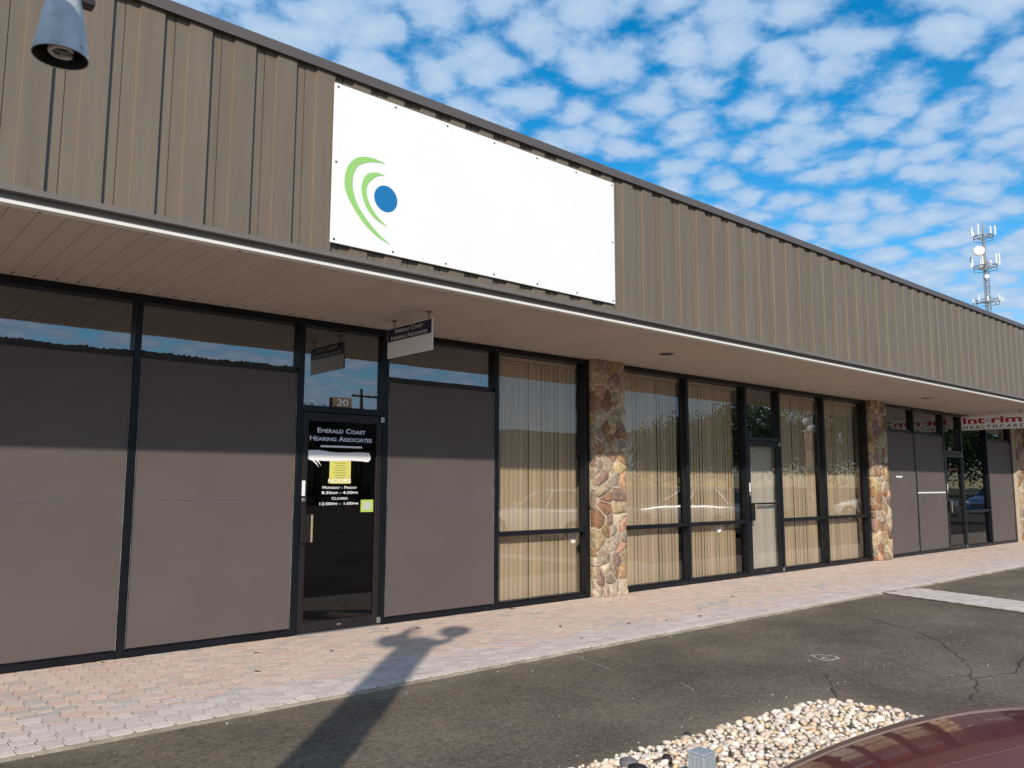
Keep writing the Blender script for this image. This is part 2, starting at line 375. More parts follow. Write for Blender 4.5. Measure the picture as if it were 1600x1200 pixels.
for k_ in range(420):
    x, y = rg_.uniform(1.0, 14), rg_.choice((rg_.uniform(-5.0, -2.3), -2.3 - abs(rg_.gauss(0, .12)), rg_.uniform(-4.5, -4.25)))
    r_ = rg_.uniform(.003, .009); a_ = rg_.uniform(0, 6.28)
    P_ = [(x + r_ * math.cos(a_ + q * 2.1) * rg_.uniform(.6, 1.2), y + r_ * math.sin(a_ + q * 2.1) * rg_.uniform(.6, 1.2), -.0195) for q in range(3)]
    grit.add(P_ + [(x, y, -.0195 + r_ * .9)], [(0, 1, 3), (1, 2, 3), (2, 0, 3)], rg_.choice(((.42, .36, .29), (.5, .45, .4), (.16, .13, .1), (.3, .2, .13))))
obj('grit', grit, 'pebble', lot, kind='stuff', fixn=True)
chalk = thing('chalk_mark', (7.0, -3.9, -0.016), 'faint white chalk scribble drawn on the asphalt', 'chalk mark')
ribbon('outline', wiggle([(6.963, -3.778), (7.025, -3.793), (7.08, -3.88), (7.075, -3.96), (7.03, -4.0), (6.923, -3.991), (6.838, -3.953), (6.89, -3.86), (6.963, -3.778)], 3, 0.006), 0.024, 'chalk', -0.0155, chalk, jit=0.3)
ribbon('stroke', wiggle([(6.90, -3.93), (6.94, -3.89), (7.0, -3.91)], 3, 0.005), 0.02, 'chalk', -0.0155, chalk, jit=0.3)

# ------------------------------------------------------------------ paved walk: octagon and square pavers
walk = tag(obj('paved_walk', MB().box(XL, XR, -2.2822, 0.0, -0.3, -0.0026), 'sand_joint', origin=(0, -1.1, 0)), kind='structure')
PX, PY, KX, KY = 0.122, 0.09132, 0.0105, 0.0098
WARM = [(0.67, 0.50, 0.425), (0.66, 0.54, 0.465), (0.67, 0.535, 0.455), (0.66, 0.53, 0.465), (0.67, 0.485, 0.415), (0.655, 0.54, 0.46), (0.67, 0.55, 0.475), (0.57, 0.50, 0.455), (0.66, 0.53, 0.46), (0.68, 0.52, 0.45), (0.67, 0.54, 0.45), (0.67, 0.54, 0.465)]
GREY = [(0.61, 0.525, 0.495), (0.65, 0.56, 0.53), (0.59, 0.51, 0.485), (0.66, 0.57, 0.53), (0.61, 0.515, 0.475)]
def paver(mb, cx, cy, octo, col, dz, tilt, ang=0.0, sx=1.0, sy=1.0, clipy=None):
    gx, gy = 0.0032, 0.0012
    if octo:
        a, b = PX / 2 + KX - gx, PY / 2 - KY - gy * .5; c, d = PX / 2 - KX - gx * .5, PY / 2 + KY - gy
        P = [(a, -b), (a, b), (c, d), (-c, d), (-a, b), (-a, -b), (-c, -d), (c, -d)]
    else:
        a, b = PX / 2 - KX - gx, PY / 2 - KY - gy
        P = [(a, -b), (a, b), (-a, b), (-a, -b)]
    if clipy:
        if not octo: P = [(x, clipy[0] if y < 0 and clipy[0] > -1 else clipy[1] if y > 0 and clipy[1] < 1 else y) for x, y in P]
        P = [(x, min(max(y, clipy[0]), clipy[1])) for x, y in P]
    k = len(P); rings = []
    for sc_, z in ((1.0, -0.030), (1.0, 0.0)):
        for (x, y) in P:
            zz = z + (dz + tilt[0] * x + tilt[1] * y if z > -0.02 else 0)
            X, Y = x * sx, y * sy
            rings.append((cx + X * math.cos(ang) - Y * math.sin(ang), cy + X * math.sin(ang) + Y * math.cos(ang), zz))
    fs = [tuple(range(k, 2 * k))]
    for r_ in range(1):
        fs += [(r_ * k + i, r_ * k + (i + 1) % k, (r_ + 1) * k + (i + 1) % k, (r_ + 1) * k + i) for i in range(k)]
    mb.add(rings, fs, col)
def dirty(col, f): return tuple(c * f for c in col)
def in_view(x, y, z=0.0):
    d = Vector((x, y, z)) - CAM; w = d.dot(FW)
    if w < 0.3: return None
    u = 800 + 1268.3 * d.dot(RT) / w; v = 600 - 1268.3 * d.dot(UP) / w
    return (u, v, w) if -25 < u < 1625 and -25 < v < 1225 else None
rp = random.Random(3); allp = []
nr = 25
for j in range(nr):
    cy = -2.283 + PY / 2 + j * PY - 0.002
    for i in range(int((XR - XL) / PX)):
        cx = XL + PX * (i + 0.5); octo = (i + j) % 2 == 0
        patch = noise.noise(Vector((cx * 0.8, cy * 2.0, 0.3)))
        if j < 5 or (j < 8 and rp.random() < 0.45): col = tuple(c * (1.08 if j == 0 else 1.0) for c in rp.choice(GREY))
        else:
            col = rp.choice(WARM) if rp.random() < 0.72 else WARM[2]
            if patch > 0.15 and rp.random() < 0.22: col = (0.52, 0.475, 0.445)
        f = rp.uniform(0.93, 1.07)
        q = in_view(cx, cy); size = (1.0 if octo else 0.6) * (1.2 / q[2] ** 3 * 100 if q else -1)
        allp.append((size, cx, cy, octo, dirty(col, f), rp.uniform(-0.0012, 0.0012), (rp.uniform(-.012, .012), rp.uniform(-.012, .012)), (-PY / 2 + .001, 1) if j == 0 else ((-1, PY / 2 - .004) if j == nr - 1 else None)))
allp.sort(key=lambda t: -t[0])
far = MB()
for k_, (s_, cx, cy, octo, col, dz, tl, cl_) in enumerate(allp):
    if k_ < 300:
        mb = MB(); paver(mb, cx, cy, octo, col, dz, tl, clipy=cl_); obj('paver', mb, 'paver', walk)
    else: paver(far, cx, cy, octo, col, dz, tl, clipy=cl_)
obj('far_pavers', far, 'paver', walk, kind='stuff')
ed = MB(); N_ = 400; vs_ = []
for i in range(N_ + 1):
    x = XL + (XR - XL) * i / N_; y = -2.302 + .010 * noise.noise(Vector((x * 3.1, 0, 0))) + .006 * noise.noise(Vector((x * 13, 2, 0)))
    vs_ += [(x, -2.2838, -.0035), (x, y, -.010), (x, y - .02, -.0205)]
ed.add(vs_, [(3 * i + a, 3 * i + a + 3, 3 * i + a + 4, 3 * i + a + 1) for i in range(N_) for a in (0, 1)])
obj('edging', ed, 'edging', walk, fixn=True)
# a strip of the same pavers crossing the asphalt
A0, A1 = Vector((12.08, -2.30)), Vector((10.75, -7.6)); dirv = (A1 - A0).normalized(); prp = Vector((-dirv.y, dirv.x)); ang = math.atan2(prp.y, prp.x)
L = (A1 - A0).length; st = MB()
strip = MB(); e = 0.47
strip.prism([(*(A0 + prp * e), -0.2), (*(A0 - prp * e), -0.2), (*(A1 - prp * e), -0.2), (*(A1 + prp * e), -0.2)], (0, 0, 0.1974))
strip = tag(obj('paved_strip', strip, 'sand_joint', fixn=True), kind='structure')
nps = 0
for j in range(int(L / PY)):
    for i in range(8):
        c = A0 + dirv * (0.06 + PY * j) + prp * PX * (i - 3.5) * 0.94
        if -2.283 < c.y + .05: continue
        nps += 1
        paver(st, c.x, c.y, (i + j) % 2 == 0, dirty(rp.choice(GREY), rp.uniform(.9, 1.05)), rp.uniform(-.001, .001), (0, 0), ang, 0.94)
obj('pavers', st, 'paver', strip, kind='stuff')
# dead leaves and crumbs lying on the walk
leafspots = [(3.75, -0.9), (2.9, -1.25), (4.75, -0.25), (5.0, -0.45), (3.2, -0.55), (6.9, -1.7), (7.35, -1.85), (7.9, -1.9), (8.3, -1.6), (6.2, -1.35), (6.62, -0.09), (2.05, -0.1), (9.6, -1.2), (5.9, -1.95)]
for i, (x, y) in enumerate(leafspots):
    mb = MB(); a = rp.uniform(0, 6.28); l = rp.uniform(0.018, 0.034); w_ = l * .42
    if i == 10: l, w_ = 0.05, 0.022
    P = [(-l, 0, .004), (-l * .3, w_, .010), (l * .4, w_ * .8, .006), (l, 0, .012), (l * .4, -w_ * .8, .009), (-l * .3, -w_, .006)]
    P = [(x + p[0] * math.cos(a) - p[1] * math.sin(a), y + p[0] * math.sin(a) + p[1] * math.cos(a), p[2]) for p in P]
    mb.prism(P, (0, 0, 0.002))
    lab = {10: 'curled dry leaf standing against the sill of the blinded window', 2: 'dry leaf on the walk at the foot of the lettered door', 11: 'dry crumb against the sill of the leftmost screened windows', 12: 'dry leaf on the walk in front of the window right of the nearest pillar',
           5: 'dry leaf near the paving edge, left of the cluster before the nearest pillar'}.get(i, 'small dry brown leaf fallen on the open paved walk')
    tag(obj('dry_leaf', mb, 'dead_leaf', fixn=True), lab, 'leaf', 'dry leaves on the paved walk')

# ------------------------------------------------------------------ the building
bld = thing('commercial_building', (17, 0, 0), 'long single-storey brown building with ribbed metal fascia and glass storefronts', 'building')
OV = 1.99; ZS = 3.21
w = MB()
w.box(XL, XL + .2, 0.12, 14, 0, 4.6).box(XR - .2, XR, 0.12, 14, 0, 4.6).box(XL + .2, XR - .2, 13.8, 14, 0, 4.6)
obj('wall', w, 'wall_out', bld)
obj('roof', MB().box(XL + .02, XR - .02, -1.9, 13.98, 4.605, 4.72), 'roofing', bld)
obj('floor', MB().box(XL + .2, XR - .2, 0.13, 13.8, -0.2, -0.004), 'floor_in', bld)
obj('ceiling', MB().box(XL + .2, XR - .2, 0.14, 13.8, 3.22, 3.3), 'wall_in', bld)
for x in (XL + .21, 0.2, 8.36, 16.55, 24.85, 33.0):
    obj('partition_wall', MB().box(x, x + .12, 0.3, 5.9, 0, 3.215), 'wall_in', bld)
obj('back_wall', MB().box(XL + .2, XR - .2, 5.9, 6.0, 0, 3.215), 'wall_in', bld)

# soffit of long boards running out from the wall
sof = obj('soffit', MB().box(XL, XR, -OV + .02, 0.12, ZS + .018, ZS + .06), 'fascia_trim', bld)
BW = 0.1635; x0 = 1.181 - BW * 50
proto = None
for i in range(300):
    x = x0 + i * BW
    if x < XL or x + BW > XR: continue
    if proto is None:
        mb = MB(); a, b = x + .0014, x + BW - .0014
        pr = [(a, ZS + .016), (a, ZS + .003), (a + .003, ZS), (b - .003, ZS), (b, ZS + .003), (b, ZS + .016)]
        mb.prism([(p[0], -OV + .012, p[1]) for p in pr], (0, OV - .012 + .10, 0)); proto = obj('soffit_board', mb, 'soffit', sof, fixn=True); pc = WL[proto.name].copy(); px0 = x
    else: inst(proto, 'soffit_board', pc + Vector((x - px0, 0, 0)), sof)
sc_ = MB()
for i in range(300):
    x = x0 + i * BW
    if x < 0 or x > 14: continue
    sc_.box(x - .006, x + .006, -.10, -.088, ZS - .005, ZS + .002)
    if i % 4 == 1: sc_.box(x - .007, x + .007, -OV + .05, -OV + .064, ZS - .006, ZS + .002)
obj('screws', sc_, 'screw', sof, kind='stuff')

# fascia of ribbed metal panels
YF = -OV; ZB, ZT = 3.315, 4.855
fas = obj('fascia', MB().box(XL, XR, YF + .035, YF + .08, 3.301, 4.84), 'fascia_trim', bld)
PER = 0.336; fx0 = 1.018 - PER * 23
prof = [(0.0, .025), (.003, 0.0), (.078, 0.0), (.079, -.008), (.083, -.008), (.084, .005), (.169, .005), (.176, .025), (.290, .025), (.336, .025)]
proto = None
for i in range(200):
    x = fx0 + PER * i
    if x < XL or x + PER > XR: continue
    if proto is None:
        mb = MB(); k = len(prof)
        vs = [(x + a, YF + .025 - d, z) for z in (ZB - .02, ZT) for a, d in prof] + [(x + a, YF + .036, z) for z in (ZB - .02, ZT) for a in (0, PER)]
        mb.add(vs, [(j, j + 1, k + j + 1, k + j) for j in range(k - 1)]); proto = obj('fascia_panel', mb, 'fascia', fas); pc = WL[proto.name].copy(); px0 = x
    else: inst(proto, 'fascia_panel', pc + Vector((x - px0, 0, 0)), fas)
cap = MB(); cap.prism([(XL, y, z) for y, z in ((YF - .03, 4.815), (YF - .03, 4.895), (YF - .02, 4.905), (YF + .16, 4.89), (YF + .16, 4.86), (YF + .02, 4.86), (YF - .012, 4.845), (YF - .018, 4.815))], (XR - XL, 0, 0))
obj('cap_flashing', cap, 'roof_cap', fas, fixn=True)
tr = MB(); tr.prism([(XL, y, z) for y, z in ((YF - .030, 3.322), (YF - .034, 3.283), (YF - .022, 3.281), (YF + .0345, 3.285), (YF + .0345, 3.300), (YF - .006, 3.328))], (XR - XL, 0, 0))
obj('lower_flashing', tr, 'fascia_trim', fas, fixn=True)
obj('drip_board', MB().box(XL, XR, YF + .040, YF + .06, 3.2315, 3.30), 'galv_strip', fas)
lp = MB(); lp.prism([(XL, y, z) for y, z in ((YF - .012, 3.208), (YF - .014, 3.229), (YF + .03, 3.231), (YF + .06, 3.230), (YF + .06, 3.208))], (XR - XL, 0, 0))
obj('white_lip', lp, 'white_lip', fas, fixn=True)
# recessed soffit lights
for x, y in ((8.5, -1.03), (16.72, -1.01), (24.9, -1.0)):
    mb = MB(); mb.lathe([(.075, .0), (.095, -.004), (.10, .0), (.10, .012)], (x, y, ZS - .004), 20)
    t = obj('soffit_light', mb, 'fascia_trim', bld); obj('lens', MB().lathe([(0, 0), (.074, 0), (.074, .008)], (x, y, ZS - .006), 20), 'lamp_inside', t)

# ------------------------------------------------------------------ storefronts
GY = 0.075                                   # plane of the glass
def mull(x0, x1, z0=0.0, z1=ZS): return obj('mullion', MB().bbox(x0, x1, 0.0, 0.115, z0 + .001, z1 - .001, .003), 'frame', bld)
def pane(x0, x1, z0, z1, m, parent, y=GY): return obj('pane', MB().box(x0, x1, y, y + .006, z0, z1), m, parent)
def bar(name, x0, x1, z0, z1, parent, y0=0.004, y1=0.112, m='frame'): return obj(name, MB().bbox(x0 + .0005, x1 - .0005, y0, y1, z0, z1, .003), m, parent)
def bay(x0, x1, style):
    wdw = thing('window', ((x0 + x1) / 2, 0, 0), parent=bld)
    bar('head', x0, x1, 3.137, 3.205, wdw); bar('sill', x0, x1, 0.001, 0.058, wdw)
    sill2 = obj('glazing_bead', MB().box(x0 + .001, x1 - .001, .03, .07, .0585, .078), 'frame', wdw)
    if style == 'blind':
        bar('rail', x0, x1, .862, .918, wdw, .01, .11)
        pane(x0 + .001, x1 - .001, .079, .861, 'glass_clear', wdw); pane(x0 + .001, x1 - .001, .919, 3.136, 'glass_clear', wdw)
    elif style == 'dark':
        bar('rail', x0, x1, .84, .90, wdw, .01, .11)
        pane(x0 + .001, x1 - .001, .079, .839, 'glass_door', wdw); pane(x0 + .001, x1 - .001, .901, 3.136, 'glass_door', wdw)
    else:
        pane(x0 + .001, x1 - .001, 2.66, 3.136, 'glass_tint', wdw)
        obj('backing', MB().box(x0 + .001, x1 - .001, .06, .08, .0785, 2.659), 'screen_header', wdw)
        # outer sun screen: two stretched panels over each other with a thin seam, ragged dark header
        a, b = x0 + .012, x1 - .012; zs = 1.345
        obj('screen_panel', MB().bbox(a, b, .020, .030, .072, zs - .0012, .0015), 'screen', wdw)
        obj('screen_panel', MB().bbox(a, b, .0195, .030, zs + .0012, 2.625, .0015), 'screen', wdw)
        for xx in (a - .005, b):
            obj('screen_edge', MB().box(xx, xx + .005, .010, .034, .066, 2.632), 'edge_metal', wdw)
        if style == 'screen_white': obj('seam_strip', MB().bbox(a, b, .012, .018, 1.313, 1.345, .001), 'white_lip', wdw)
        else: obj('seam_strip', MB().box(a, b, .0185, .0192, zs - .004, zs + .003), 'screen_trim', wdw)
        hb = MB(); N = 160; vs = []
        for i in range(N + 1):
            xx = x0 + .001 + (x1 - x0 - .002) * i / N
            zt = 2.69 + (0.014 * noise.noise(Vector((xx * 7, 1.7, 0))) + .02 * noise.noise(Vector((xx * 43, 4.1, 0))) if x0 < 3.5 else 0)
            vs += [(xx, .040, 2.626), (xx, .040, zt)]
        k = 2 * N + 2
        vs2 = vs + [(p[0], .058, p[2]) for p in vs]
        fs = [(2 * i, 2 * i + 2, 2 * i + 3, 2 * i + 1) for i in range(N)] + [(2 * i + 1, 2 * i + 3, k + 2 * i + 3, k + 2 * i + 1) for i in range(N)]
        hb.add(vs2, fs); obj('screen_header', hb, 'screen_header', wdw)
    return wdw
# unit one
for a, b in ((0.56, 0.64), (2.185, 2.243), (3.79, 3.852), (4.813, 4.876), (6.425, 6.485), (8.02, 8.10)): mull(a, b)
bay(0.64, 2.185, 'screen'); bay(2.243, 3.79, 'screen'); bay(4.876, 6.425, 'screen'); bay(6.485, 8.02, 'blind')
# unit two
for a, b in ((8.72, 8.80), (10.28, 10.337), (11.885, 11.95), (12.935, 13.0), (14.5, 14.56), (16.17, 16.26)): mull(a, b)
bay(8.80, 10.28, 'blind'); bay(10.337, 11.885, 'blind'); bay(13.0, 14.5, 'blind'); bay(14.56, 16.17, 'blind')
# unit three
for a, b in ((16.90, 16.98), (18.47, 18.53), (20.07, 20.14), (21.12, 21.19), (22.79, 22.85), (24.50, 24.60)): mull(a, b)
bay(16.98, 18.47, 'screen'); bay(18.53, 20.07, 'screen_white'); bay(21.19, 22.79, 'dark'); bay(22.85, 24.50, 'screen')
# units beyond both ends
for o_ in (24.6 - 16.9 + 17.53,):
    pass
for a, b in ((25.22, 25.30), (26.85, 26.91), (28.45, 28.51), (30.1, 30.16), (31.7, 31.76), (32.75, 32.85)): mull(a, b)
for a, b in ((25.30, 26.85), (26.91, 28.45), (28.51, 30.1), (30.16, 31.7), (31.76, 32.75)): bay(a, b, 'dark')
obj('end_wall', MB().box(33.2, XR, 0.0, 0.12, 0.0, ZS - .002), 'wall_out', bld)
for a, b in ((-6.6, -6.54), (-5.0, -4.94), (-3.4, -3.34), (-1.8, -1.74), (-0.18, -0.1)): mull(a, b)
for a, b in ((-6.54, -5.0), (-4.94, -3.4), (-3.34, -1.8), (-1.74, -0.18)): bay(a, b, 'screen')
obj('end_pier', MB().box(XL, -6.6, 0.0, 0.12, 0, ZS - .002), 'wall_out', bld)

def door(x0, x1, kind):
    """glazed aluminium door between two jambs, with its transom light"""
    d = thing('door', ((x0 + x1) / 2, 0, 0), parent=bld)
    bar('head', x0, x1, 3.137, 3.205, d); bar('transom_bar', x0, x1, 2.242, 2.306, d)
    pane(x0 + .001, x1 - .001, 2.307, 3.136, 'glass_tint', d)
    obj('threshold', MB().bbox(x0, x1, -.045, .11, -.002, .013, .003), 'metal', d)
    a, b, z0, z1 = x0 + .006, x1 - .006, .018, 2.234; s = .068
    m = 'door_frame' if kind == 1 else 'frame'
    def rail(nm, xa, xb, za, zb): return obj(nm, MB().bbox(xa, xb, .012, .056, za, zb, .003), m, d)
    rail('stile', a, a + s, z0, z1); rail('stile', b - s, b, z0, z1)
    rail('top_rail', a + s + .0005, b - s - .0005, z1 - .085, z1); rail('bottom_rail', a + s + .0005, b - s - .0005, z0, z0 + .095)
    if kind == 2: rail('mid_rail', a + s + .0005, b - s - .0005, 1.165, 1.195)
    pane(a + s - .004, b - s + .004, z0 + .09, z1 - .08, 'glass_clear' if kind == 2 else 'glass_door', d, .032)
    # push plate / pull handle, lock, hinges
    hz0, hz1 = (.905, 1.19) if kind != 3 else (.86, 1.13)
    h = obj('handle', MB().bbox(a + .004, a + .115, -.028, .011, hz0, hz1, .004), m, d)
    obj('grip', MB().bbox(a + .102, a + .122, -.040, -.0285, hz0 + .004, hz1 - .004, .003), 'brass', h)
    obj('lock', MB().lathe([(0, -.008), (.017, -.008), (.022, -.003), (.022, .004)], (a + .034, .010, 1.335), 16, 'Y'), 'metal', d)
    obj('lock_label', MB().box(a + .010, a + .045, .0085, .0115, 1.375, 1.53), 'white_print', d)
    for z in (.055, 2.20):
        obj('pivot', MB().bbox(b - .028, b + .014, -.012, .011, z - .03, z + .03, .003), 'metal', d)
    obj('maker_plate', MB().box((a + b) / 2 - .022, (a + b) / 2 + .022, .0095, .0118, .052, .068), 'metal', d)
    return d, a + s, b - s
d1, g0, g1 = door(3.852, 4.813, 1)
d2, h0, h1 = door(11.95, 12.935, 2)
d3, k0, k1 = door(20.14, 21.12, 3)
XD, UD = (1, 0, 0), (0, 0, 1)
YD = .0295
def on_door(body, xc, z, width, height, m='white_print', bold=.0, caps=None, y=YD, dd=d1): return lettering('lettering', body, m, dd, (xc, y, z), XD, UD, width, height, bold, caps)
XCD = 4.318
for yy, mm, bb in ((YD, 'blue_edge', .035), (YD - .0006, 'white_print', .008)):
    on_door('Emerald Coast', XCD, 2.03, .575, .052, mm, bb, .76, yy); on_door('Hearing Associates', XCD, 1.945, .74, .052, mm, bb, .76, yy)
obj('printed_rule', MB().box(4.073, 4.568, YD - .001, YD, 1.878, 1.897), 'white_print', d1)
# plain white strip of film with rounded ends, two thin white arcs under its left end
st_ = MB(); P = []
for i in range(13):
    t = i / 12; P.append((3.935 + t * .72, 1.842 - .012 * min(1, max(0, (t - .18) * 6)) + .004 * math.sin(9 * t)))
P += [(4.672, 1.805), (4.678, 1.765), (4.655, 1.737), (4.62, 1.732)]
for i in range(10):
    t = i / 9; P.append((4.585 - t * .62, 1.739 + .004 * math.sin(7 * t)))
P += [(3.925, 1.752), (3.912, 1.775), (3.916, 1.815)]
st_.prism([(x, YD - .0012, z) for x, z in P], (0, .001, 0)); obj('white_film_strip', st_, 'white_print', d1, fixn=True)
for dx, dz in ((0, 0), (.028, .014)):
    ar = MB(); Q = []; Q2 = []
    for i in range(7):
        t = i / 6; q = (3.965 + dx + .095 * t ** .8, 1.742 + dz - .075 * t ** 1.4); wv = .009 * math.sin(math.pi * min(1, t + .1)) + .001
        Q.append((q[0] + wv * .5, YD - .0010, q[1] + wv)); Q2.append((q[0] - wv * .5, YD - .0010, q[1] - wv * .3))
    ar.prism(Q + Q2[::-1], (0, .0008, 0)); obj('printed_arc', ar, 'white_print', d1, fixn=True)
on_door('HOURS', XCD - .01, 1.512, .27, .04, bold=.012)
on_door('Monday - Friday', XCD - .005, 1.446, .41, .030, bold=.012, caps=.78); on_door('8:30am - 4:30pm', XCD - .005, 1.392, .425, .030, bold=.012, caps=.78)
on_door('Closed', XCD - .005, 1.334, .19, .027, bold=.012, caps=.85); on_door('12:00pm - 1:00pm', XCD - .01, 1.278, .455, .030, bold=.012, caps=.78)
on_door('Int', 20.50, 1.845, .17, .075, 'red_print', .02, dd=d3); on_door('e', 20.62, 1.86, .05, .04, 'grey_print', dd=d3); on_door('rim', 20.77, 1.845, .22, .075, 'red_print', .02, dd=d3)
# papers on the glass and the number block
np_ = tag(obj('notice', MB().box(4.185, 4.436, YD + .0004, YD + .0012, 1.50, 1.745), 'yellow_paper'), 'yellow printed notice behind the dark glass of the lettered door', 'notice')
for i, z in enumerate((1.71, 1.685, 1.66, 1.635, 1.61, 1.585, 1.56)):
    ww = (.14, .11, .16, .12, .15, .13, .10)[i] / 2
    obj('printed_line', MB().box(4.31 - ww, 4.31 + ww, YD - .0002, YD + .0003, z, z + .007), 'paper_print', np_)
gs = tag(obj('sticker', MB().box(4.568, 4.722, YD - .0012, YD - .0002, 1.198, 1.328), 'green_paper'), 'green square sticker low on the right of the lettered door', 'sticker')
obj('printed_figure', MB().box(4.60, 4.69, YD - .0018, YD - .0013, 1.225, 1.30), 'galv_strip', gs)
pq = tag(obj('number_block', MB().bbox(4.205, 4.43, .030, .066, 2.3065, 2.413, .004), 'plaque'), 'brown number block reading 20 above the lettered door', 'number sign')
lettering('numerals', '20', 'white_print', pq, (4.3175, .0295, 2.323), XD, UD, .14, .076, .016)
pb = tag(obj('number_block', MB().bbox(20.43, 20.60, .030, .066, 2.3065, 2.385, .004), 'plaque'), 'small number block above the door beside the red lettered hanging sign', 'number sign')
tag(obj('small_plate', MB().bbox(17.52, 17.81, .010, .0185, 1.655, 1.69, .002), 'white_print'), 'small pale plate on the dark screen next to the middle stone pillar', 'plate')

# stone faced pillars
STONE = [(0.46, 0.35, 0.23), (0.42, 0.32, 0.20), (0.33, 0.19, 0.10), (0.38, 0.24, 0.13), (0.29, 0.19, 0.16), (0.25, 0.165, 0.145), (0.35, 0.28, 0.23), (0.40, 0.34, 0.26), (0.48, 0.40, 0.29), (0.45, 0.27, 0.18), (0.50, 0.38, 0.21), (0.31, 0.24, 0.19), (0.46, 0.38, 0.28), (0.27, 0.15, 0.09), (0.44, 0.36, 0.26)]
def clip(poly, a, b, c):
    out = []
    for i in range(len(poly)):
        p, q = poly[i], poly[(i + 1) % len(poly)]; dp = a * p[0] + b * p[1] - c; dq = a * q[0] + b * q[1] - c
        if dp <= 0: out.append(p)
        if dp * dq < 0: t = dp / (dp - dq); out.append((p[0] + t * (q[0] - p[0]), p[1] + t * (q[1] - p[1])))
    return out
def cells(wd, ht, sz, rg, big=0.16):
    pts = []; rows = int(round(ht / (sz * .95))); nc = max(1, int(round(wd / sz)))
    for j in range(rows):
        for i in range(nc):
            x = (i + .5 + (.25 if j % 2 else -.25) * (nc > 1) + rg.uniform(-.27, .27)) * wd / nc; z = (j + .5 + rg.uniform(-.33, .33)) * ht / rows
            if rg.random() > big: pts.append((min(max(x, .03), wd - .03), z))
    out = []
    for i, p in enumerate(pts):
        poly = [(0, 0), (wd, 0), (wd, ht), (0, ht)]
        for k, q in enumerate(pts):
            if k == i: continue
            dx, dz = q[0] - p[0], q[1] - p[1]
            if dx * dx + dz * dz > .5: continue
            mx_, mz_ = (p[0] + q[0]) / 2, (p[1] + q[1]) / 2; l = math.hypot(dx, dz)
            poly = clip(poly, dx / l, dz / l, (dx * mx_ + dz * mz_) / l - rg.choice((rg.uniform(.0, .006), rg.uniform(.004, .016))))
            if len(poly) < 3: break
        if len(poly) >= 3: out.append(poly)
    return out
def stone_mesh(poly, T, rg, col, depth):
    # soften the corners, then raise the face in two rings
    P = poly
    for f in (.10, .2)[:1 + (rg.random() < .4)]:
        P = [q for i in range(len(P)) for q in ((P[i][0] * (1 - f) + P[(i + 1) % len(P)][0] * f, P[i][1] * (1 - f) + P[(i + 1) % len(P)][1] * f), (P[i][0] * f + P[(i + 1) % len(P)][0] * (1 - f), P[i][1] * f + P[(i + 1) % len(P)][1] * (1 - f)))]
        if len(P) > 16: break
    k = len(P); cx = sum(p[0] for p in P) / k; cz = sum(p[1] for p in P) / k
    tx, tz = rg.uniform(-.13, .13), rg.uniform(-.13, .13); vs = []
    for s, dd in ((1.0, -.012), (.985, depth * .55), (.90, depth * .97)):
        for (x, z) in P:
            j = 1 + rg.uniform(-.045, .045); xx, zz = cx + (x - cx) * s * j, cz + (z - cz) * s * j
            o = dd + (tx * (xx - cx) + tz * (zz - cz) + rg.uniform(-.004, .004) if dd > 0 else 0)
            vs.append(T(xx, zz, max(o, -.012)))
    vs.append(T(cx, cz, depth * 1.04))
    fs = [(r_ * k + i, r_ * k + (i + 1) % k, (r_ + 1) * k + (i + 1) % k, (r_ + 1) * k + i) for r_ in range(2) for i in range(k)] + [(2 * k + i, 2 * k + (i + 1) % k, 3 * k) for i in range(k)]
    mb = MB(); mb.add(vs, fs, col); return mb
def stone_faces(parent, faces, sz, rg, joined=False, big=.16):
    J = MB()
    for wd, ht, T in faces:
        for poly in cells(wd, ht, sz, rg, big):
            ar = abs(sum(poly[i][0] * poly[(i + 1) % len(poly)][1] - poly[(i + 1) % len(poly)][0] * poly[i][1] for i in range(len(poly)))) / 2
            if ar < .0012: continue
            col = dirty(rg.choice(STONE), rg.uniform(.70, 1.12))
            s = stone_mesh(poly, T, rg, col, rg.uniform(.008, .024))
            if joined: J.add(s.v, s.f); J.c += s.c
            else: obj('stone', s, 'stone', parent, smooth=True, fixn=True)
    if joined: obj('stones', J, 'stone', parent, smooth=True, kind='stuff', fixn=True)
def pillar(x0, x1, seed, joined=False, sides=True):
    yf = -.105; rg = random.Random(seed)
    p = obj('pillar', MB().box(x0 + .012, x1 - .012, yf, .11, -.01, ZS - .001), 'mortar', bld)
    F = [(x1 - x0 - .01, ZS - .002, lambda u, v, d: (x0 + .005 + u, yf - d, v))]
    if sides:
        F.append((.11, ZS - .002, lambda u, v, d: (x0 + .012 - d * .7, yf + .003 + u, v)))
        F.append((.11, ZS - .002, lambda u, v, d: (x1 - .012 + d * .7, yf + .003 + u, v)))
    stone_faces(p, F, .150, rg, joined, .26)
pillar(8.11, 8.72, 11); pillar(16.265, 16.90, 5); pillar(24.605, 25.22, 9, joined=False, sides=False)
pillar(-.10, .56, 4, joined=True); pillar(32.85, 33.2, 6, joined=True, sides=False)

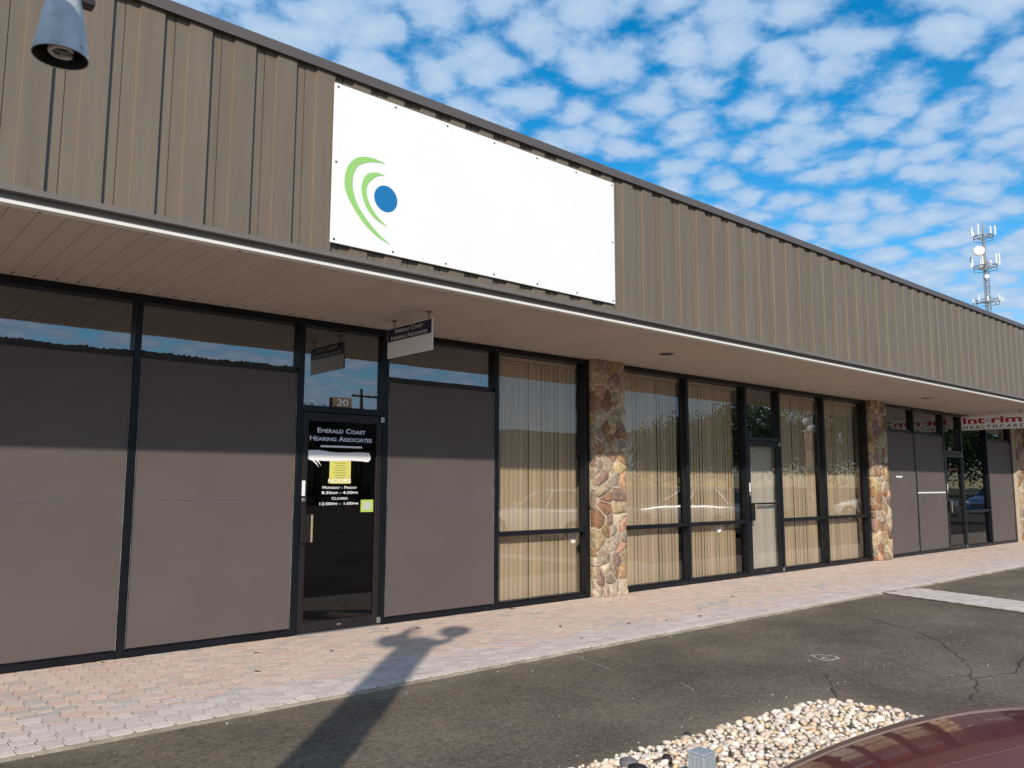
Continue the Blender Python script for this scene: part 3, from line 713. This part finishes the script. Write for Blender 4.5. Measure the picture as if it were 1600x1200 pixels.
# vertical blinds, every slat its own piece
def blinds(x0, x1, seed, label, gapR=0.0, ang=5.5):
    rg = random.Random(seed); t = thing('vertical_blind', ((x0 + x1) / 2, .17, .05), label, 'blind', 'vertical blinds behind the storefront glass')
    obj('head_rail', MB().box(x0 + .01, x1 - .01, .15, .19, 3.085, 3.13), 'blind', t)
    N = int((x1 - x0 - .02 - gapR) / .079); proto = []
    for q in range(4):
        mb = MB(); a = R(ang + (q - 1.5) * 4); vs = []
        for zz in (0.0, 3.01):
            for k in range(5):
                u = (k / 4 - .5) * .089; c = .006 * (1 - (2 * k / 4 - 1) ** 2)
                vs.append((u * math.cos(a) + c * math.sin(a), u * math.sin(a) - c * math.cos(a), zz))
        mb.add(vs, [(k, k + 1, 6 + k, 5 + k) for k in range(4)]); proto.append(mb)
    src = {}
    for i in range(N):
        x = x0 + .05 + i * .079 + rg.uniform(-.004, .004); q = rg.choice((0, 1, 1, 2, 2, 3))
        c = Vector((x, .170 + rg.uniform(-.003, .003), .068))
        if q not in src: src[q] = obj('slat', proto[q], 'blind', t, smooth=True, origin=(0, 0, 0)); place(src[q], c, t)
        else: inst(src[q], 'slat', c, t)
blinds(6.485, 8.02, 1, 'tan vertical blind between the dark screen and the nearest stone pillar')
blinds(8.80, 10.28, 2, 'tan vertical blind just right of the nearest stone pillar')
blinds(10.337, 11.885, 3, 'tan vertical blind just left of the curtained glass door', .16)
blinds(13.0, 14.5, 4, 'tan vertical blind just right of the curtained glass door')
blinds(14.56, 16.17, 5, 'tan vertical blind just left of the middle stone pillar', .10)
obj('window_return', MB().box(11.725, 11.80, .20, .215, .05, 3.1), 'return_board', bld)
mb = MB(); N = 90; vs = []
for zz in (.06, 2.16):
    for i in range(N + 1):
        x = 11.98 + .93 * i / N; vs.append((x, .125 + .005 * math.sin(i * .21) + .002 * math.sin(i * .43 + zz), zz))
mb.add(vs, [(i, i + 1, N + 2 + i, N + 1 + i) for i in range(N)])
tag(obj('curtain', mb, 'curtain', smooth=True), 'pale grey curtain hanging behind the narrow glass door', 'curtain')

# ------------------------------------------------------------------ signs
sg = thing('wall_sign', (4.705, YF - .035, 3.40), 'large white sign panel with green arcs and blue dot on the fascia', 'sign')
YS = YF - .012
sx0, sx1, sz0, sz1 = 3.02, 6.39, 3.40, 4.735
obj('panel', MB().bbox(sx0, sx1, YS - .014, YS, sz0, sz1, .0015), 'sign_white', sg)
def catmull(P, k=5):
    out = []; m_ = len(P)
    for i in range(m_):
        p0, p1, p2, p3 = [Vector(P[(i + d) % m_]) for d in (-1, 0, 1, 2)]
        for q in range(k):
            t = q / k; out.append(.5 * ((2 * p1) + (p2 - p0) * t + (2 * p0 - 5 * p1 + 4 * p2 - p3) * t * t + (3 * p1 - p0 - 3 * p2 + p3) * t ** 3))
    return out
def arc(name, outer, inner, m):
    """sickle from two polylines running from tip to tip"""
    def cr(P, k=6):
        out = []
        for i in range(len(P) - 1):
            p0 = Vector(P[max(i - 1, 0)]); p1 = Vector(P[i]); p2 = Vector(P[i + 1]); p3 = Vector(P[min(i + 2, len(P) - 1)])
            for q in range(k):
                t = q / k; out.append(.5 * ((2 * p1) + (p2 - p0) * t + (2 * p0 - 5 * p1 + 4 * p2 - p3) * t * t + (3 * p1 - p0 - 3 * p2 + p3) * t ** 3))
        return out + [Vector(P[-1])]
    A, B = cr(outer), cr(inner); mb = MB(); k = min(len(A), len(B)); vs = []
    def rs(Lx):
        return [Lx[int(round(i * (len(Lx) - 1) / (k - 1)))] for i in range(k)]
    A, B = rs(A), rs(B)
    for a, b in zip(A, B): vs += [(a.x, YS - .0165, a.y), (b.x, YS - .0165, b.y)]
    mb.add(vs, [(2 * i, 2 * i + 1, 2 * i + 3, 2 * i + 2) for i in range(k - 1)]); return obj(name, mb, m, sg)
arc('green_arc', [(3.507, 4.176), (3.40, 4.192), (3.279, 4.175), (3.202, 4.125), (3.150, 4.045), (3.128, 3.93), (3.150, 3.83), (3.22, 3.723), (3.325, 3.611), (3.449, 3.53), (3.574, 3.487)],
    [(3.507, 4.174), (3.42, 4.166), (3.335, 4.14), (3.256, 4.094), (3.214, 4.02), (3.202, 3.934), (3.217, 3.85), (3.262, 3.749), (3.354, 3.645), (3.46, 3.556), (3.574, 3.489)], 'sign_green')
arc('green_arc', [(3.503, 4.073), (3.42, 4.076), (3.337, 4.04), (3.297, 3.972), (3.286, 3.90), (3.302, 3.83), (3.352, 3.737), (3.433, 3.673), (3.539, 3.635)],
    [(3.503, 4.071), (3.43, 4.045), (3.365, 3.985), (3.340, 3.94), (3.335, 3.90), (3.350, 3.824), (3.413, 3.732), (3.47, 3.682), (3.539, 3.637)], 'sign_green')
mb = MB(); mb.prism([(3.522 + .113 * math.cos(i * math.pi / 24), YS - .0142, 3.873 + .113 * math.sin(i * math.pi / 24)) for i in range(48)], (0, -.0022, 0)); obj('blue_dot', mb, 'sign_blue', sg, fixn=True)
for x, z in [(sx0 + .03, sz0 + .03), (sx0 + .03, 4.07), (sx0 + .03, sz1 - .03), (sx1 - .03, sz0 + .03), (sx1 - .03, 4.07), (sx1 - .03, sz1 - .03)] + [(sx0 + .03 + (sx1 - sx0 - .06) * k / 6, z) for k in range(1, 6) for z in (sz0 + .03, sz1 - .03)]:
    obj('bolt', MB().lathe([(0, -.004), (.008, -.004), (.010, 0)], (x, YS - .0142, z), 8, 'Y'), 'screw', sg)
def hanging_sign(X, y0, y1, z0, z1, label):
    """panel at right angles to the wall, hung from the soffit by two hooks; its face looks towards -X"""
    t = thing('hanging_sign', (X, (y0 + y1) / 2, z0), label, 'sign')
    obj('panel', MB().bbox(X, X + .018, y1, y0, z0, z1, .002), 'white_print', t)
    for y in (y0 - .11, y1 + .07):
        hk = obj('hook', MB().lathe([(0, .0), (.030, .0), (.034, -.006), (.018, -.014), (0, -.014)], (X + .009, y, ZS), 12), 'hook', t)
        lk = MB(); pts = [(X + .009, y + .014 * math.sin(a), (ZS + z1 - .006) / 2 + ((ZS - z1) / 2) * math.cos(a)) for a in [k * math.pi / 8 for k in range(17)]]
        lk.tube(pts, .0035, 6); obj('link', lk, 'hook', hk)
    return t
hs1 = hanging_sign(4.60, -.385, -1.195, 2.815, 3.135, 'small navy and white hanging sign above the lettered door')
obj('navy_field', MB().box(4.5975, 4.5995, -1.185, -.395, 2.985, 3.125), 'navy', hs1)
lettering('lettering', 'Emerald Coast', 'white_print', hs1, (4.5972, -.79, 3.068), (0, -1, 0), UD, .50, .044, .006, .76)
lettering('lettering', 'Hearing Associates', 'white_print', hs1, (4.5972, -.79, 3.000), (0, -1, 0), UD, .66, .044, .006, .76)
hs2 = hanging_sign(21.0, -.085, -1.43, 2.80, 3.135, 'white hanging sign with big red letters beyond the middle stone pillar')
FX = 20.9995
lettering('lettering', 'Int', 'red_print', hs2, (FX, -.36, 2.955), (0, -1, 0), UD, .48, .155, .030)
lettering('lettering', 'e', 'grey_print', hs2, (FX, -.665, 2.985), (0, -1, 0), UD, .10, .08, .0)
lettering('lettering', 'rim', 'red_print', hs2, (FX, -1.06, 2.955), (0, -1, 0), UD, .64, .155, .030)
lettering('lettering', 'H E A L T H C A R E', 'black_print', hs2, (FX, -.76, 2.828), (0, -1, 0), UD, 1.26, .082, .015)

# ------------------------------------------------------------------ pebble bed
bedP = [(-1.6, -4.50), (3.2, -4.50), (4.1, -4.58), (5.1, -4.66), (5.38, -4.72), (5.50, -4.85), (5.50, -5.10), (5.40, -5.9), (-1.6, -5.95)]
mb = MB(); mb.prism([(x, y, -.05) for x, y in bedP], (0, 0, .042)); bed = tag(obj('pebble_bed', mb, 'bed_sand', fixn=True), kind='structure')
def inside(x, y):
    c = False
    for i in range(len(bedP)):
        (xa, ya), (xb, yb) = bedP[i], bedP[i - 1]
        if (ya > y) != (yb > y) and x < (xb - xa) * (y - ya) / (yb - ya) + xa: c = not c
    return c
ico = bmesh.new(); bmesh.ops.create_icosphere(ico, subdivisions=2, radius=1.0)
IV = np.array([v.co for v in ico.verts]); IF = [tuple(v.index for v in f.verts) for f in ico.faces]; ico.free()
ico = bmesh.new(); bmesh.ops.create_icosphere(ico, subdivisions=1, radius=1.0)
IV1 = np.array([v.co for v in ico.verts]); IF1 = [tuple(v.index for v in f.verts) for f in ico.faces]; ico.free()
rq = random.Random(21)
PEB = [(0.60, 0.52, 0.43), (0.66, 0.59, 0.50), (0.56, 0.45, 0.34), (0.64, 0.57, 0.50), (0.52, 0.47, 0.43), (0.60, 0.43, 0.27), (0.70, 0.65, 0.58), (0.46, 0.38, 0.33), (0.62, 0.49, 0.36), (0.68, 0.60, 0.52), (0.52, 0.42, 0.36)]
def pebble(x, y, z, s, col, hi):
    V, F = (IV, IF) if hi else (IV1, IF1)
    ax = np.array([s * rq.uniform(.8, 1.25), s * rq.uniform(.6, .95), s * rq.uniform(.45, .72)])
    v = V.copy(); k = np.array([rq.uniform(-2, 2) for _ in range(6)])
    v *= (1 + .10 * np.sin(V @ k[:3] * 1.6 + k[3]) + .07 * np.sin(V @ k[3:] * 2.3))[:, None]
    for _ in range(7):                                  # worn flat sides
        nn = np.array([rq.gauss(0, 1) for _ in range(3)]); nn /= np.linalg.norm(nn); e_ = v @ nn - rq.uniform(.62, .86); v -= np.outer(np.maximum(e_, 0) * .9, nn)
    v *= ax; a, b = rq.uniform(0, 6.28), rq.uniform(-.5, .5)
    Rz = np.array([[math.cos(a), -math.sin(a), 0], [math.sin(a), math.cos(a), 0], [0, 0, 1]]); Rx = np.array([[1, 0, 0], [0, math.cos(b), -math.sin(b)], [0, math.sin(b), math.cos(b)]])
    v = v @ Rx.T @ Rz.T + np.array((x, y, z)); mb = MB(); mb.add(v.tolist(), F, col); return mb
peb = []
cand = []
for lay in range(2):
    for k in range(9500 if lay == 0 else 8000):
        x, y = rq.uniform(-1.6, 5.55), rq.uniform(-5.95, -4.46)
        if not inside(x, y) or math.hypot(x - .03, y + 5.7) < .26: continue
        cand.append((x, y, lay))
grid = {}
for x, y, lay in cand:
    s = rq.choice((rq.uniform(.015, .024), rq.uniform(.022, .036)))
    key = (int(x / .05), int(y / .05), lay); ok = True
    for dx in (-1, 0, 1):
        for dy in (-1, 0, 1):
            for (xx, yy, ss) in grid.get((key[0] + dx, key[1] + dy, lay), ()):
                if math.hypot(xx - x, yy - y) < (ss + s) * .66: ok = False
    if not ok: continue
    grid.setdefault(key, []).append((x, y, s))
    q = in_view(x, y, .02); sz_ = s / q[2] if q and lay == 1 else -1
    edge = min(1, max(0, (-4.5 - y) / .25)); z = .002 + lay * .017 + .03 * edge
    peb.append((sz_, x, y, z, s, dirty(rq.choice(PEB), rq.uniform(1.0, 1.24))))
peb.sort(key=lambda t: -t[0]); rest = MB()
for i, (s_, x, y, z, s, col) in enumerate(peb):
    m_ = pebble(x, y, z, s, col, i < 300)
    if i < 300: obj('pebble', m_, 'pebble', bed, smooth=True)
    else: rest.add(m_.v, m_.f); rest.c += m_.c
obj('pebbles', rest, 'pebble', bed, smooth=True, kind='stuff')
for x, y, s, col, lab in ((3.39, -4.72, .075, (.16, .14, .15), 'large dark grey stone at the left tip of the pebble bed'), (3.35, -4.82, .060, (.018, .015, .018), 'black stone lying in front of the large grey stone'), (3.62, -4.80, .045, (.022, .018, .02), 'black stone in the pebbles left of the short post'), (4.05, -4.60, .030, (.05, .03, .03), 'small dark stone on the edge of the pebble bed')):
    m_ = pebble(x, y, .045, s, col, True); tag(obj('dark_stone', m_, 'pebble', smooth=True), lab, 'stone')
sp = thing('stub_post', (3.20, -5.32, 0), 'short blue-grey square post standing in the pebbles', 'post')
mb = MB(); mb.bbox(3.16, 3.246, -5.36, -5.274, -.05, .285, .005); obj('shaft', mb, 'stub_post', sp)
obj('cap', MB().bbox(3.157, 3.249, -5.363, -5.271, .2855, .296, .003), 'stub_post', sp)
for k_ in range(4):
    xk = 3.168 + k_ * .0225
    obj('rib', MB().box(xk, xk + .007, -5.3645, -5.3605, -.05, .28), 'stub_post', sp); obj('rib', MB().box(3.1555, 3.1595, -5.352 + k_ * .0225, -5.345 + k_ * .0225, -.05, .28), 'stub_post', sp)

# ------------------------------------------------------------------ stone lamp pillars: two globes and a cone lamp
def lamp_pillar(ox, oy, label, seed):
    t = thing('lamp_pillar', (ox, oy, 0), label, 'lamp pillar', 'stone lamp pillars along the pebble beds')
    hw = .118; PH = 3.20
    obj('core', MB().box(ox - hw, ox + hw, oy - hw, oy + hw, -.05, PH), 'mortar', t)
    rg = random.Random(seed)
    stone_faces(t, [(2 * hw, PH, lambda u, v, d: (ox - hw + u, oy - hw - d, v)), (2 * hw, PH, lambda u, v, d: (ox - hw + u, oy + hw + d, v)),
                    (2 * hw, PH, lambda u, v, d: (ox - hw - d, oy - hw + u, v)), (2 * hw, PH, lambda u, v, d: (ox + hw + d, oy - hw + u, v))], .15, rg, True)
    obj('cap_stone', MB().bbox(ox - .19, ox + .19, oy - .19, oy + .19, PH + .001, PH + .07, .012), 'concrete', t)
    arm = MB(); arm.tube([(ox + .03, oy + .10, 3.12), (ox + .08, oy + .18, 3.20), (ox + .2, oy + .3, 3.24), (ox + .45, oy + .68, 3.25), (ox + .505, oy + .78, 3.23), (ox + .507, oy + .80, 3.16)], .013, 10)
    obj('arm', arm, 'iron', t, smooth=True)
    for gx_, gy_, gz in ((ox - .185, oy + .17, 3.30), (ox + .18, oy - .20, 3.57)):
        gm = MB(); gm.lathe([(0, -.145), (.06, -.138), (.125, -.10), (.155, -.04), (.168, .01), (.152, .06), (.11, .10), (.05, .122), (0, .128)], (gx_, gy_, gz), 28)
        gl_ = obj('globe', gm, 'globe', t, smooth=True)
        obj('collar', MB().lathe([(.0, -.16), (.045, -.16), (.055, -.13), (.06, -.112)], (gx_, gy_, gz), 20), 'iron', gl_)
        obj('bracket', MB().tube([(ox, oy, PH + .03), ((ox + gx_ * 2) / 3, (oy + gy_ * 2) / 3, PH + .08), (gx_, gy_, PH + .10), (gx_, gy_, max(PH + .11, gz - .155))], [.05, .05, .045, .04], 8), 'iron', gl_)
    for cx, cy, zb in ((ox + .485, oy + .80, 2.835),):
        sh = MB(); sh.lathe([(.078, .002), (.0815, 0), (.0815, .004), (.067, .10), (.046, .215), (.034, .27), (.036, .275), (.036, .31), (.0, .315)], (cx, cy, zb), 36)
        s = obj('shade', sh, 'galv', t, smooth=True)
        obj('lining', MB().lathe([(.0785, .001), (.064, .10), (.043, .21), (.0, .215)], (cx, cy, zb), 36), 'lamp_inside', s, smooth=True)
        cf = MB(); pts = [(cx + .030 * math.cos(a), cy + .030 * math.sin(a), zb + .014 + .016 * a / 6.28) for a in [k * .35 for k in range(56)]]
        cf.tube([(cx, cy, zb + .006), (cx + .012, cy, zb + .008)] + pts, .0078, 8); obj('spiral_bulb', cf, 'bulb', s, smooth=True)
        obj('drain_hole', MB().lathe([(0, -.002), (.004, -.002), (.004, .003)], (cx + .042, cy - .064, zb + .022), 8, 'Y'), 'screw', s)
        obj('knuckle', MB().bbox(cx + .03, cx + .085, cy - .022, cy + .022, zb + .196, zb + .222, .004), 'iron', s)
        obj('stem', MB().tube([(cx + .03, cy, zb + .31), (cx + .02, cy, zb + .36)], .013, 8), 'iron', s)
    return t
lamp_pillar(.03, -5.70, 'stone lamp pillar left of the photograph, its cone lamp hanging into the top left corner', 2)
lamp_pillar(24.7, -5.7, 'stone lamp pillar out in the parking lot, mirrored in the blinded windows', 8)

# ------------------------------------------------------------------ cars
def make_car(name, paint):
    """nose towards +Y at y=0, centred on x=0, wheels on z=0"""
    t = thing(name, (0, 0, 0))
    S = [(0.00, .50, .30, .52, .60), (-.06, .70, .22, .58, .67), (-.20, .83, .19, .66, .755), (-.45, .885, .18, .73, .845), (-.85, .905, .18, .79, .925), (-1.25, .91, .18, .84, .985),
         (-1.45, .91, .18, .88, .985), (-2.4, .915, .18, .905, .95), (-3.3, .91, .18, .915, .955), (-3.75, .90, .18, .92, 1.0), (-4.2, .88, .20, .90, .985), (-4.5, .82, .26, .84, .93), (-4.6, .68, .34, .74, .82)]
    mb = MB(); vs = []
    for y, w_, zb, zs, zt in S:
        h = [(0, zb), (w_ * .80, zb), (w_ * .985, zb + .07), (w_, (zb + zs) / 2), (w_ * .985, zs - .03), (w_ * .93, zs + .02), (w_ * .78, zs + (zt - zs) * .62), (w_ * .45, zt - .012), (0, zt)]
        ring = h + [(-x, z) for x, z in h[-2:0:-1]]
        vs += [(x, y, z) for x, z in ring]
    k = len(ring); fs = [(i * k + j, i * k + (j + 1) % k, (i + 1) * k + (j + 1) % k, (i + 1) * k + j) for i in range(len(S) - 1) for j in range(k)]
    fs += [tuple(range(k)), tuple(range((len(S) - 1) * k, len(S) * k))[::-1]]
    mb.add(vs, fs); obj('body', mb, paint, t, smooth=True, sub=2, origin=(0, 0, 0), fixn=True)
    # cabin: glass band, roof and pillars
    def ring(z, yf, yb, w_): return [(w_ * .80, yf, z), (w_, yf - .18, z), (w_, (yf + yb) / 2, z), (w_, yb + .18, z), (w_ * .8, yb, z), (-w_ * .8, yb, z), (-w_, yb + .18, z), (-w_, (yf + yb) / 2, z), (-w_, yf - .18, z), (-w_ * .8, yf, z)]
    lo, hi = ring(.93, -1.30, -3.85, .80), ring(1.36, -1.98, -3.28, .60)
    mb = MB(); mb.add(lo + hi, [(i, (i + 1) % 10, 10 + (i + 1) % 10, 10 + i) for i in range(10)]); obj('window_glass', mb, 'car_glass', t, origin=(0, 0, 0), fixn=True)
    top = ring(1.41, -2.2, -3.1, .48); mb = MB(); mb.add([(p[0] * 1.02, p[1], p[2] - .004) for p in hi] + top, [(i, (i + 1) % 10, 10 + (i + 1) % 10, 10 + i) for i in range(10)] + [tuple(range(10, 20))]); obj('roof', mb, paint, t, origin=(0, 0, 0), fixn=True, smooth=True)
    for i in (0, 2, 4, 5, 7, 9):
        mb = MB(); mb.tube([lo[i], hi[i]], .032, 6); obj('roof_pillar', mb, paint, t, origin=(0, 0, 0))
    for sx in (-1, 1):
        for y in (-.85, -3.62):
            wh = thing('wheel', (sx * .80, y, .32), parent=t)
            mb = MB(); mb.lathe([(.20, -.11), (.30, -.11), (.325, -.08), (.325, .08), (.30, .11), (.20, .11)], (sx * .815, y, .325), 24, 'X'); obj('tyre', mb, 'tyre', wh, smooth=True)
            mb = MB(); mb.lathe([(0, sx * .09), (.06, sx * .095), (.19, sx * .075), (.205, sx * .108), (.205, 0)], (sx * .815, y, .325), 20, 'X'); obj('rim', mb, 'rim', wh, smooth=True)
        mb = MB(); mb.bbox(sx * .62 - .15, sx * .62 + .15, -.16, -.055, .56, .66, .03); obj('headlight', mb, 'lamp_lens', t, smooth=True)
        mb = MB(); mb.bbox(sx * .66 - .14, sx * .66 + .14, -4.60, -4.50, .70, .82, .02); obj('tail_light', mb, 'tail_lens', t)
        mb = MB(); mb.bbox(sx * .98 - .09, sx * .98 + .09, -1.72, -1.62, .96, 1.08, .03); obj('mirror', mb, paint, t, smooth=True)
    mb = MB(); mb.bbox(-.42, .42, -.03, .02, .36, .52, .02); obj('grille', mb, 'black_plastic', t)
    mb = MB(); mb.bbox(-.26, .26, -4.64, -4.60, .60, .72, .005); obj('plate', mb, 'white_print', t)
    return t
car = make_car('parked_car', 'paint_burgundy')
tag(car, 'glossy burgundy car parked nose-in behind the pebble bed', 'car')
car.location = (2.48, -6.165, -.03); car.rotation_euler = (0, 0, R(0))
def recolour(root, paint):
    for o in root.children:
        if o.type == 'MESH' and o.data.materials[0].name == 'paint_burgundy':
            o.data = o.data.copy(); o.data.materials[0] = MAT[paint]
for (x, y, rz, paint, lab) in ((14.9, -9.6, 180, 'paint_white', 'white car parked in the lot, mirrored left of the nearest stone pillar'), (21.2, -9.9, 180, 'paint_silver', 'silver car parked in the lot, mirrored right of the nearest stone pillar'),
                               (30.5, -10.1, 0, 'paint_red', 'orange-red car parked in the lot, mirrored beside the curtained door'), (34.5, -9.8, 180, 'paint_white', 'white car parked in the lot, mirrored next to the middle stone pillar'),
                               (47.0, -8.5, 90, 'paint_blue', 'blue car in the lot, mirrored in the farthest glass door')):
    c_ = dup(car, (x, y, -.02), R(rz)); recolour(c_, paint); c_['label'] = lab; c_['group'] = 'cars parked in the lot behind the camera'

# ------------------------------------------------------------------ cell tower far behind the building
TX, TY = 91.3, 22.0
tw = thing('cell_tower', (TX, TY, 0), 'distant grey lattice cell tower with antennas and white dishes', 'tower')
def zpx(y): return 28.5 - (y - 355) * .0700
vr = Vector((RT.x, RT.y, 0)).normalized()
def off(px_): return Vector((TX, TY, 0)) + vr * px_ / 15.4
for a in range(3):
    w_ = 2 * math.pi * a / 3 + .5; d_ = Vector((math.cos(w_), math.sin(w_), 0)) * .27
    obj('leg', MB().tube([(TX + d_.x, TY + d_.y, -.1), (TX + d_.x, TY + d_.y, zpx(410))], .05, 6), 'tower_steel', tw)
br = MB()
for k in range(40):
    z0 = 1 + k * .6
    if z0 > zpx(412): break
    for a in range(3):
        p = [Vector((TX + .27 * math.cos(2 * math.pi * q / 3 + .5), TY + .27 * math.sin(2 * math.pi * q / 3 + .5), 0)) for q in (a, a + 1)]
        br.tube([(p[0].x, p[0].y, z0), (p[1].x, p[1].y, z0 + .6)], .022, 4); br.tube([(p[0].x, p[0].y, z0), (p[1].x, p[1].y, z0)], .02, 4)
obj('bracing', br, 'tower_steel', tw)
obj('mast', MB().tube([(TX, TY, zpx(425)), (TX, TY, zpx(372)), (TX, TY, zpx(352)), (TX, TY, zpx(347))], [.16, .13, .03, .012], 8), 'tower_steel', tw)
for yc, half, hgt, nA in ((372, 17, 1.15, 7), (418, 20, 1.25, 7), (470, 20, .65, 8)):
    pf = MB(); z = zpx(yc); rad = half / 15.4
    ringp = [(TX + rad * .92 * math.cos(k * math.pi / 3 + .3), TY + rad * .92 * math.sin(k * math.pi / 3 + .3), z) for k in range(7)]
    pf.tube(ringp, .05, 5); pf.tube([(p[0], p[1], z - .35) for p in ringp], .03, 5)
    for p in ringp[:-1]: pf.tube([(TX, TY, z - .1), p], .04, 5)
    obj('platform', pf, 'tower_steel', tw)
    for k in range(nA):
        a = k * 2 * math.pi / nA + .15 * (k % 2) + yc; x, y = TX + rad * math.cos(a), TY + rad * math.sin(a)
        zz = z + (-.25 if yc > 460 else -.05) + .12 * math.sin(k * 3.1)
        obj('antenna', MB().bbox(x - .10, x + .10, y - .07, y + .07, zz, zz + hgt * (.75 + .3 * ((k * 7) % 3) / 2), .03), 'antenna', tw)
for ox_, yy, r_ in ((-9, 395.5, .56), (1, 434.5, .24)):
    c_ = off(ox_); f_ = Vector((-.93, -.37, .05)).normalized(); c_ = c_ + f_ * .35; z = zpx(yy)
    bm_ = bmesh.new(); bmesh.ops.create_uvsphere(bm_, u_segments=20, v_segments=10, radius=r_)
    q = f_.to_track_quat('Z', 'Y').to_matrix()
    for v in bm_.verts: v.co = q @ Vector((v.co.x, v.co.y, v.co.z * .32)) + Vector((c_.x, c_.y, z))
    obj('dish', MB().bm(bm_), 'antenna', tw, smooth=True)
    obj('dish_arm', MB().tube([(TX, TY, z), tuple(c_.xy) + (z,)], .05, 6), 'tower_steel', tw)

# ------------------------------------------------------------------ across the lot (seen mirrored in the glass)
ob = thing('opposite_building', (25, -58, 0), 'long low tan building across the lot, mirrored in the windows', 'building')
obj('wall', MB().box(-25, 67, -70, -55.2, -.05, 4.6), 'far_wall', ob); obj('fascia', MB().box(-25.6, 67.6, -70.6, -54.0, 4.61, 6.95), 'far_roof', ob)
for k in range(20):
    x = -22 + k * 4.1
    wn = obj('window', MB().box(x, x + 3.0, -55.18, -55.12, .4, 3.4), 'far_glass', ob)
    obj('frame', MB().box(x + 1.46, x + 1.54, -55.11, -55.05, .4, 3.4), 'frame', wn)
def tree(name, x, y, ht, rad, seed, label, bare=False):
    rg = random.Random(seed); t = thing(name, (x, y, -.05), label, 'tree', 'trees across the parking lot')
    tr = MB(); th = ht * .35
    tr.tube([(x, y, -.1), (x + .1, y, th * .5), (x, y + .1, th), (x, y, ht * .72)], [ht * .028, ht * .022, ht * .018, ht * .008], 8)
    tips = []
    for k in range(14 if not bare else 22):
        a = rg.uniform(0, 6.28); z0 = rg.uniform(th * .8, ht * .68); l = rad * rg.uniform(.6, 1.0); el = rg.uniform(.2, 1.0)
        p0 = Vector((x, y, z0)); p2 = p0 + Vector((math.cos(a) * l * math.cos(el), math.sin(a) * l * math.cos(el), l * math.sin(el))); p1 = (p0 + p2) / 2 + Vector((0, 0, -.08 * l))
        kb = 2.2 if bare else 1; tr.tube([p0, p1, p2], [ht * .010 * kb, ht * .006 * kb, ht * .002 * kb], 5, False); tips.append((p1, p2))
        if bare:
            for q in range(7):
                s_ = p1.lerp(p2, rg.uniform(0, 1)); e_ = s_ + Vector((rg.uniform(-1, 1), rg.uniform(-1, 1), rg.uniform(-.1, 1))) * l * .35
                tr.tube([s_, e_], [ht * .006, ht * .0025], 4, False)
    obj('trunk', tr, 'bark', t)
    if bare: n_ = 1300
    else: n_ = 5200
    cl = []
    for k in range(46):
        u = Vector((rg.gauss(0, 1), rg.gauss(0, 1), rg.gauss(0, 1))).normalized() * rg.uniform(.35, 1.0)
        cl.append(Vector((x + u.x * rad, y + u.y * rad, ht * .56 + u.z * ht * .42)))
    V = []; F = []
    for k in range(n_):
        if bare: a_, b_ = tips[k % len(tips)]; c = a_.lerp(b_, rg.uniform(.3, 1.1)) + Vector((rg.gauss(0, .25), rg.gauss(0, .25), rg.gauss(0, .25)))
        else: c = cl[k % len(cl)] + Vector((rg.gauss(0, 1), rg.gauss(0, 1), rg.gauss(0, .8))) * rad * .17
        a = Vector((rg.gauss(0, 1), rg.gauss(0, 1), rg.gauss(0, 1))).normalized(); b = a.cross(Vector((rg.gauss(0, 1), rg.gauss(0, 1), rg.gauss(0, 1)))).normalized(); s = rg.uniform(.08, .20) * (rad / 4 + .3)
        o = len(V); V += [tuple(c - a * s), tuple(c + b * s * .5), tuple(c + a * s), tuple(c - b * s * .5)]; F.append((o, o + 1, o + 2, o + 3))
    mb = MB(); mb.v = V; mb.f = F; obj('crown', mb, 'leaf', t)
    return t
tree('bare_tree', 29.3, -48, 9.2, 2.2, 31, 'nearly leafless tree, mirrored in the glass above the lettered door', True)
for i, (x, y, h_, r_, lab) in enumerate(((72, -50, 8.6, 4.2, 'round leafy tree beyond the end of the opposite building, mirrored right of the nearest pillar'), (79, -52, 10.5, 5.0, 'second leafy tree beyond the opposite building, mirrored left of the curtained door'), (86, -50, 11.5, 5.4, 'tall leafy tree mirrored close to the curtained door'),
                                     (93, -48, 13.5, 6.0, 'tall dense tree mirrored right of the curtained door'), (103, -47, 14.5, 6.4, 'broad dense tree mirrored in the window before the middle pillar'), (114, -45, 15.0, 6.6, 'broad dense tree mirrored beyond the middle pillar'), (126, -43, 15.0, 6.6, 'dense tree mirrored in the glass left of the red lettered hanging sign'), (136, -42, 14.0, 7.0, 'dense tree mirrored in the glass behind the red lettered hanging sign'), (147, -41, 15.5, 7.2, 'tallest dense tree at the far end of the row across the lot'), (159, -40, 14.5, 7.4, 'last dense tree of the row across the lot'))):
    tree('leafy_tree', x, y, h_, r_, 40 + i, lab)
up = thing('utility_pole', (32.8, -47.5, 0), 'wooden utility pole with crossarm, mirrored above the lettered door', 'utility pole')
obj('shaft', MB().tube([(32.8, -47.5, -.2), (32.8, -47.5, 8.9)], [.17, .12], 10), 'pole_wood', up); obj('crossarm', MB().box(31.7, 33.9, -47.35, -47.22, 8.2, 8.35), 'pole_wood', up)
for x in (31.85, 32.4, 33.3, 33.75): obj('insulator', MB().lathe([(.03, 0), (.05, .05), (.03, .1), (.045, .14), (0, .18)], (x, -47.28, 8.355), 8), 'galv_strip', up)
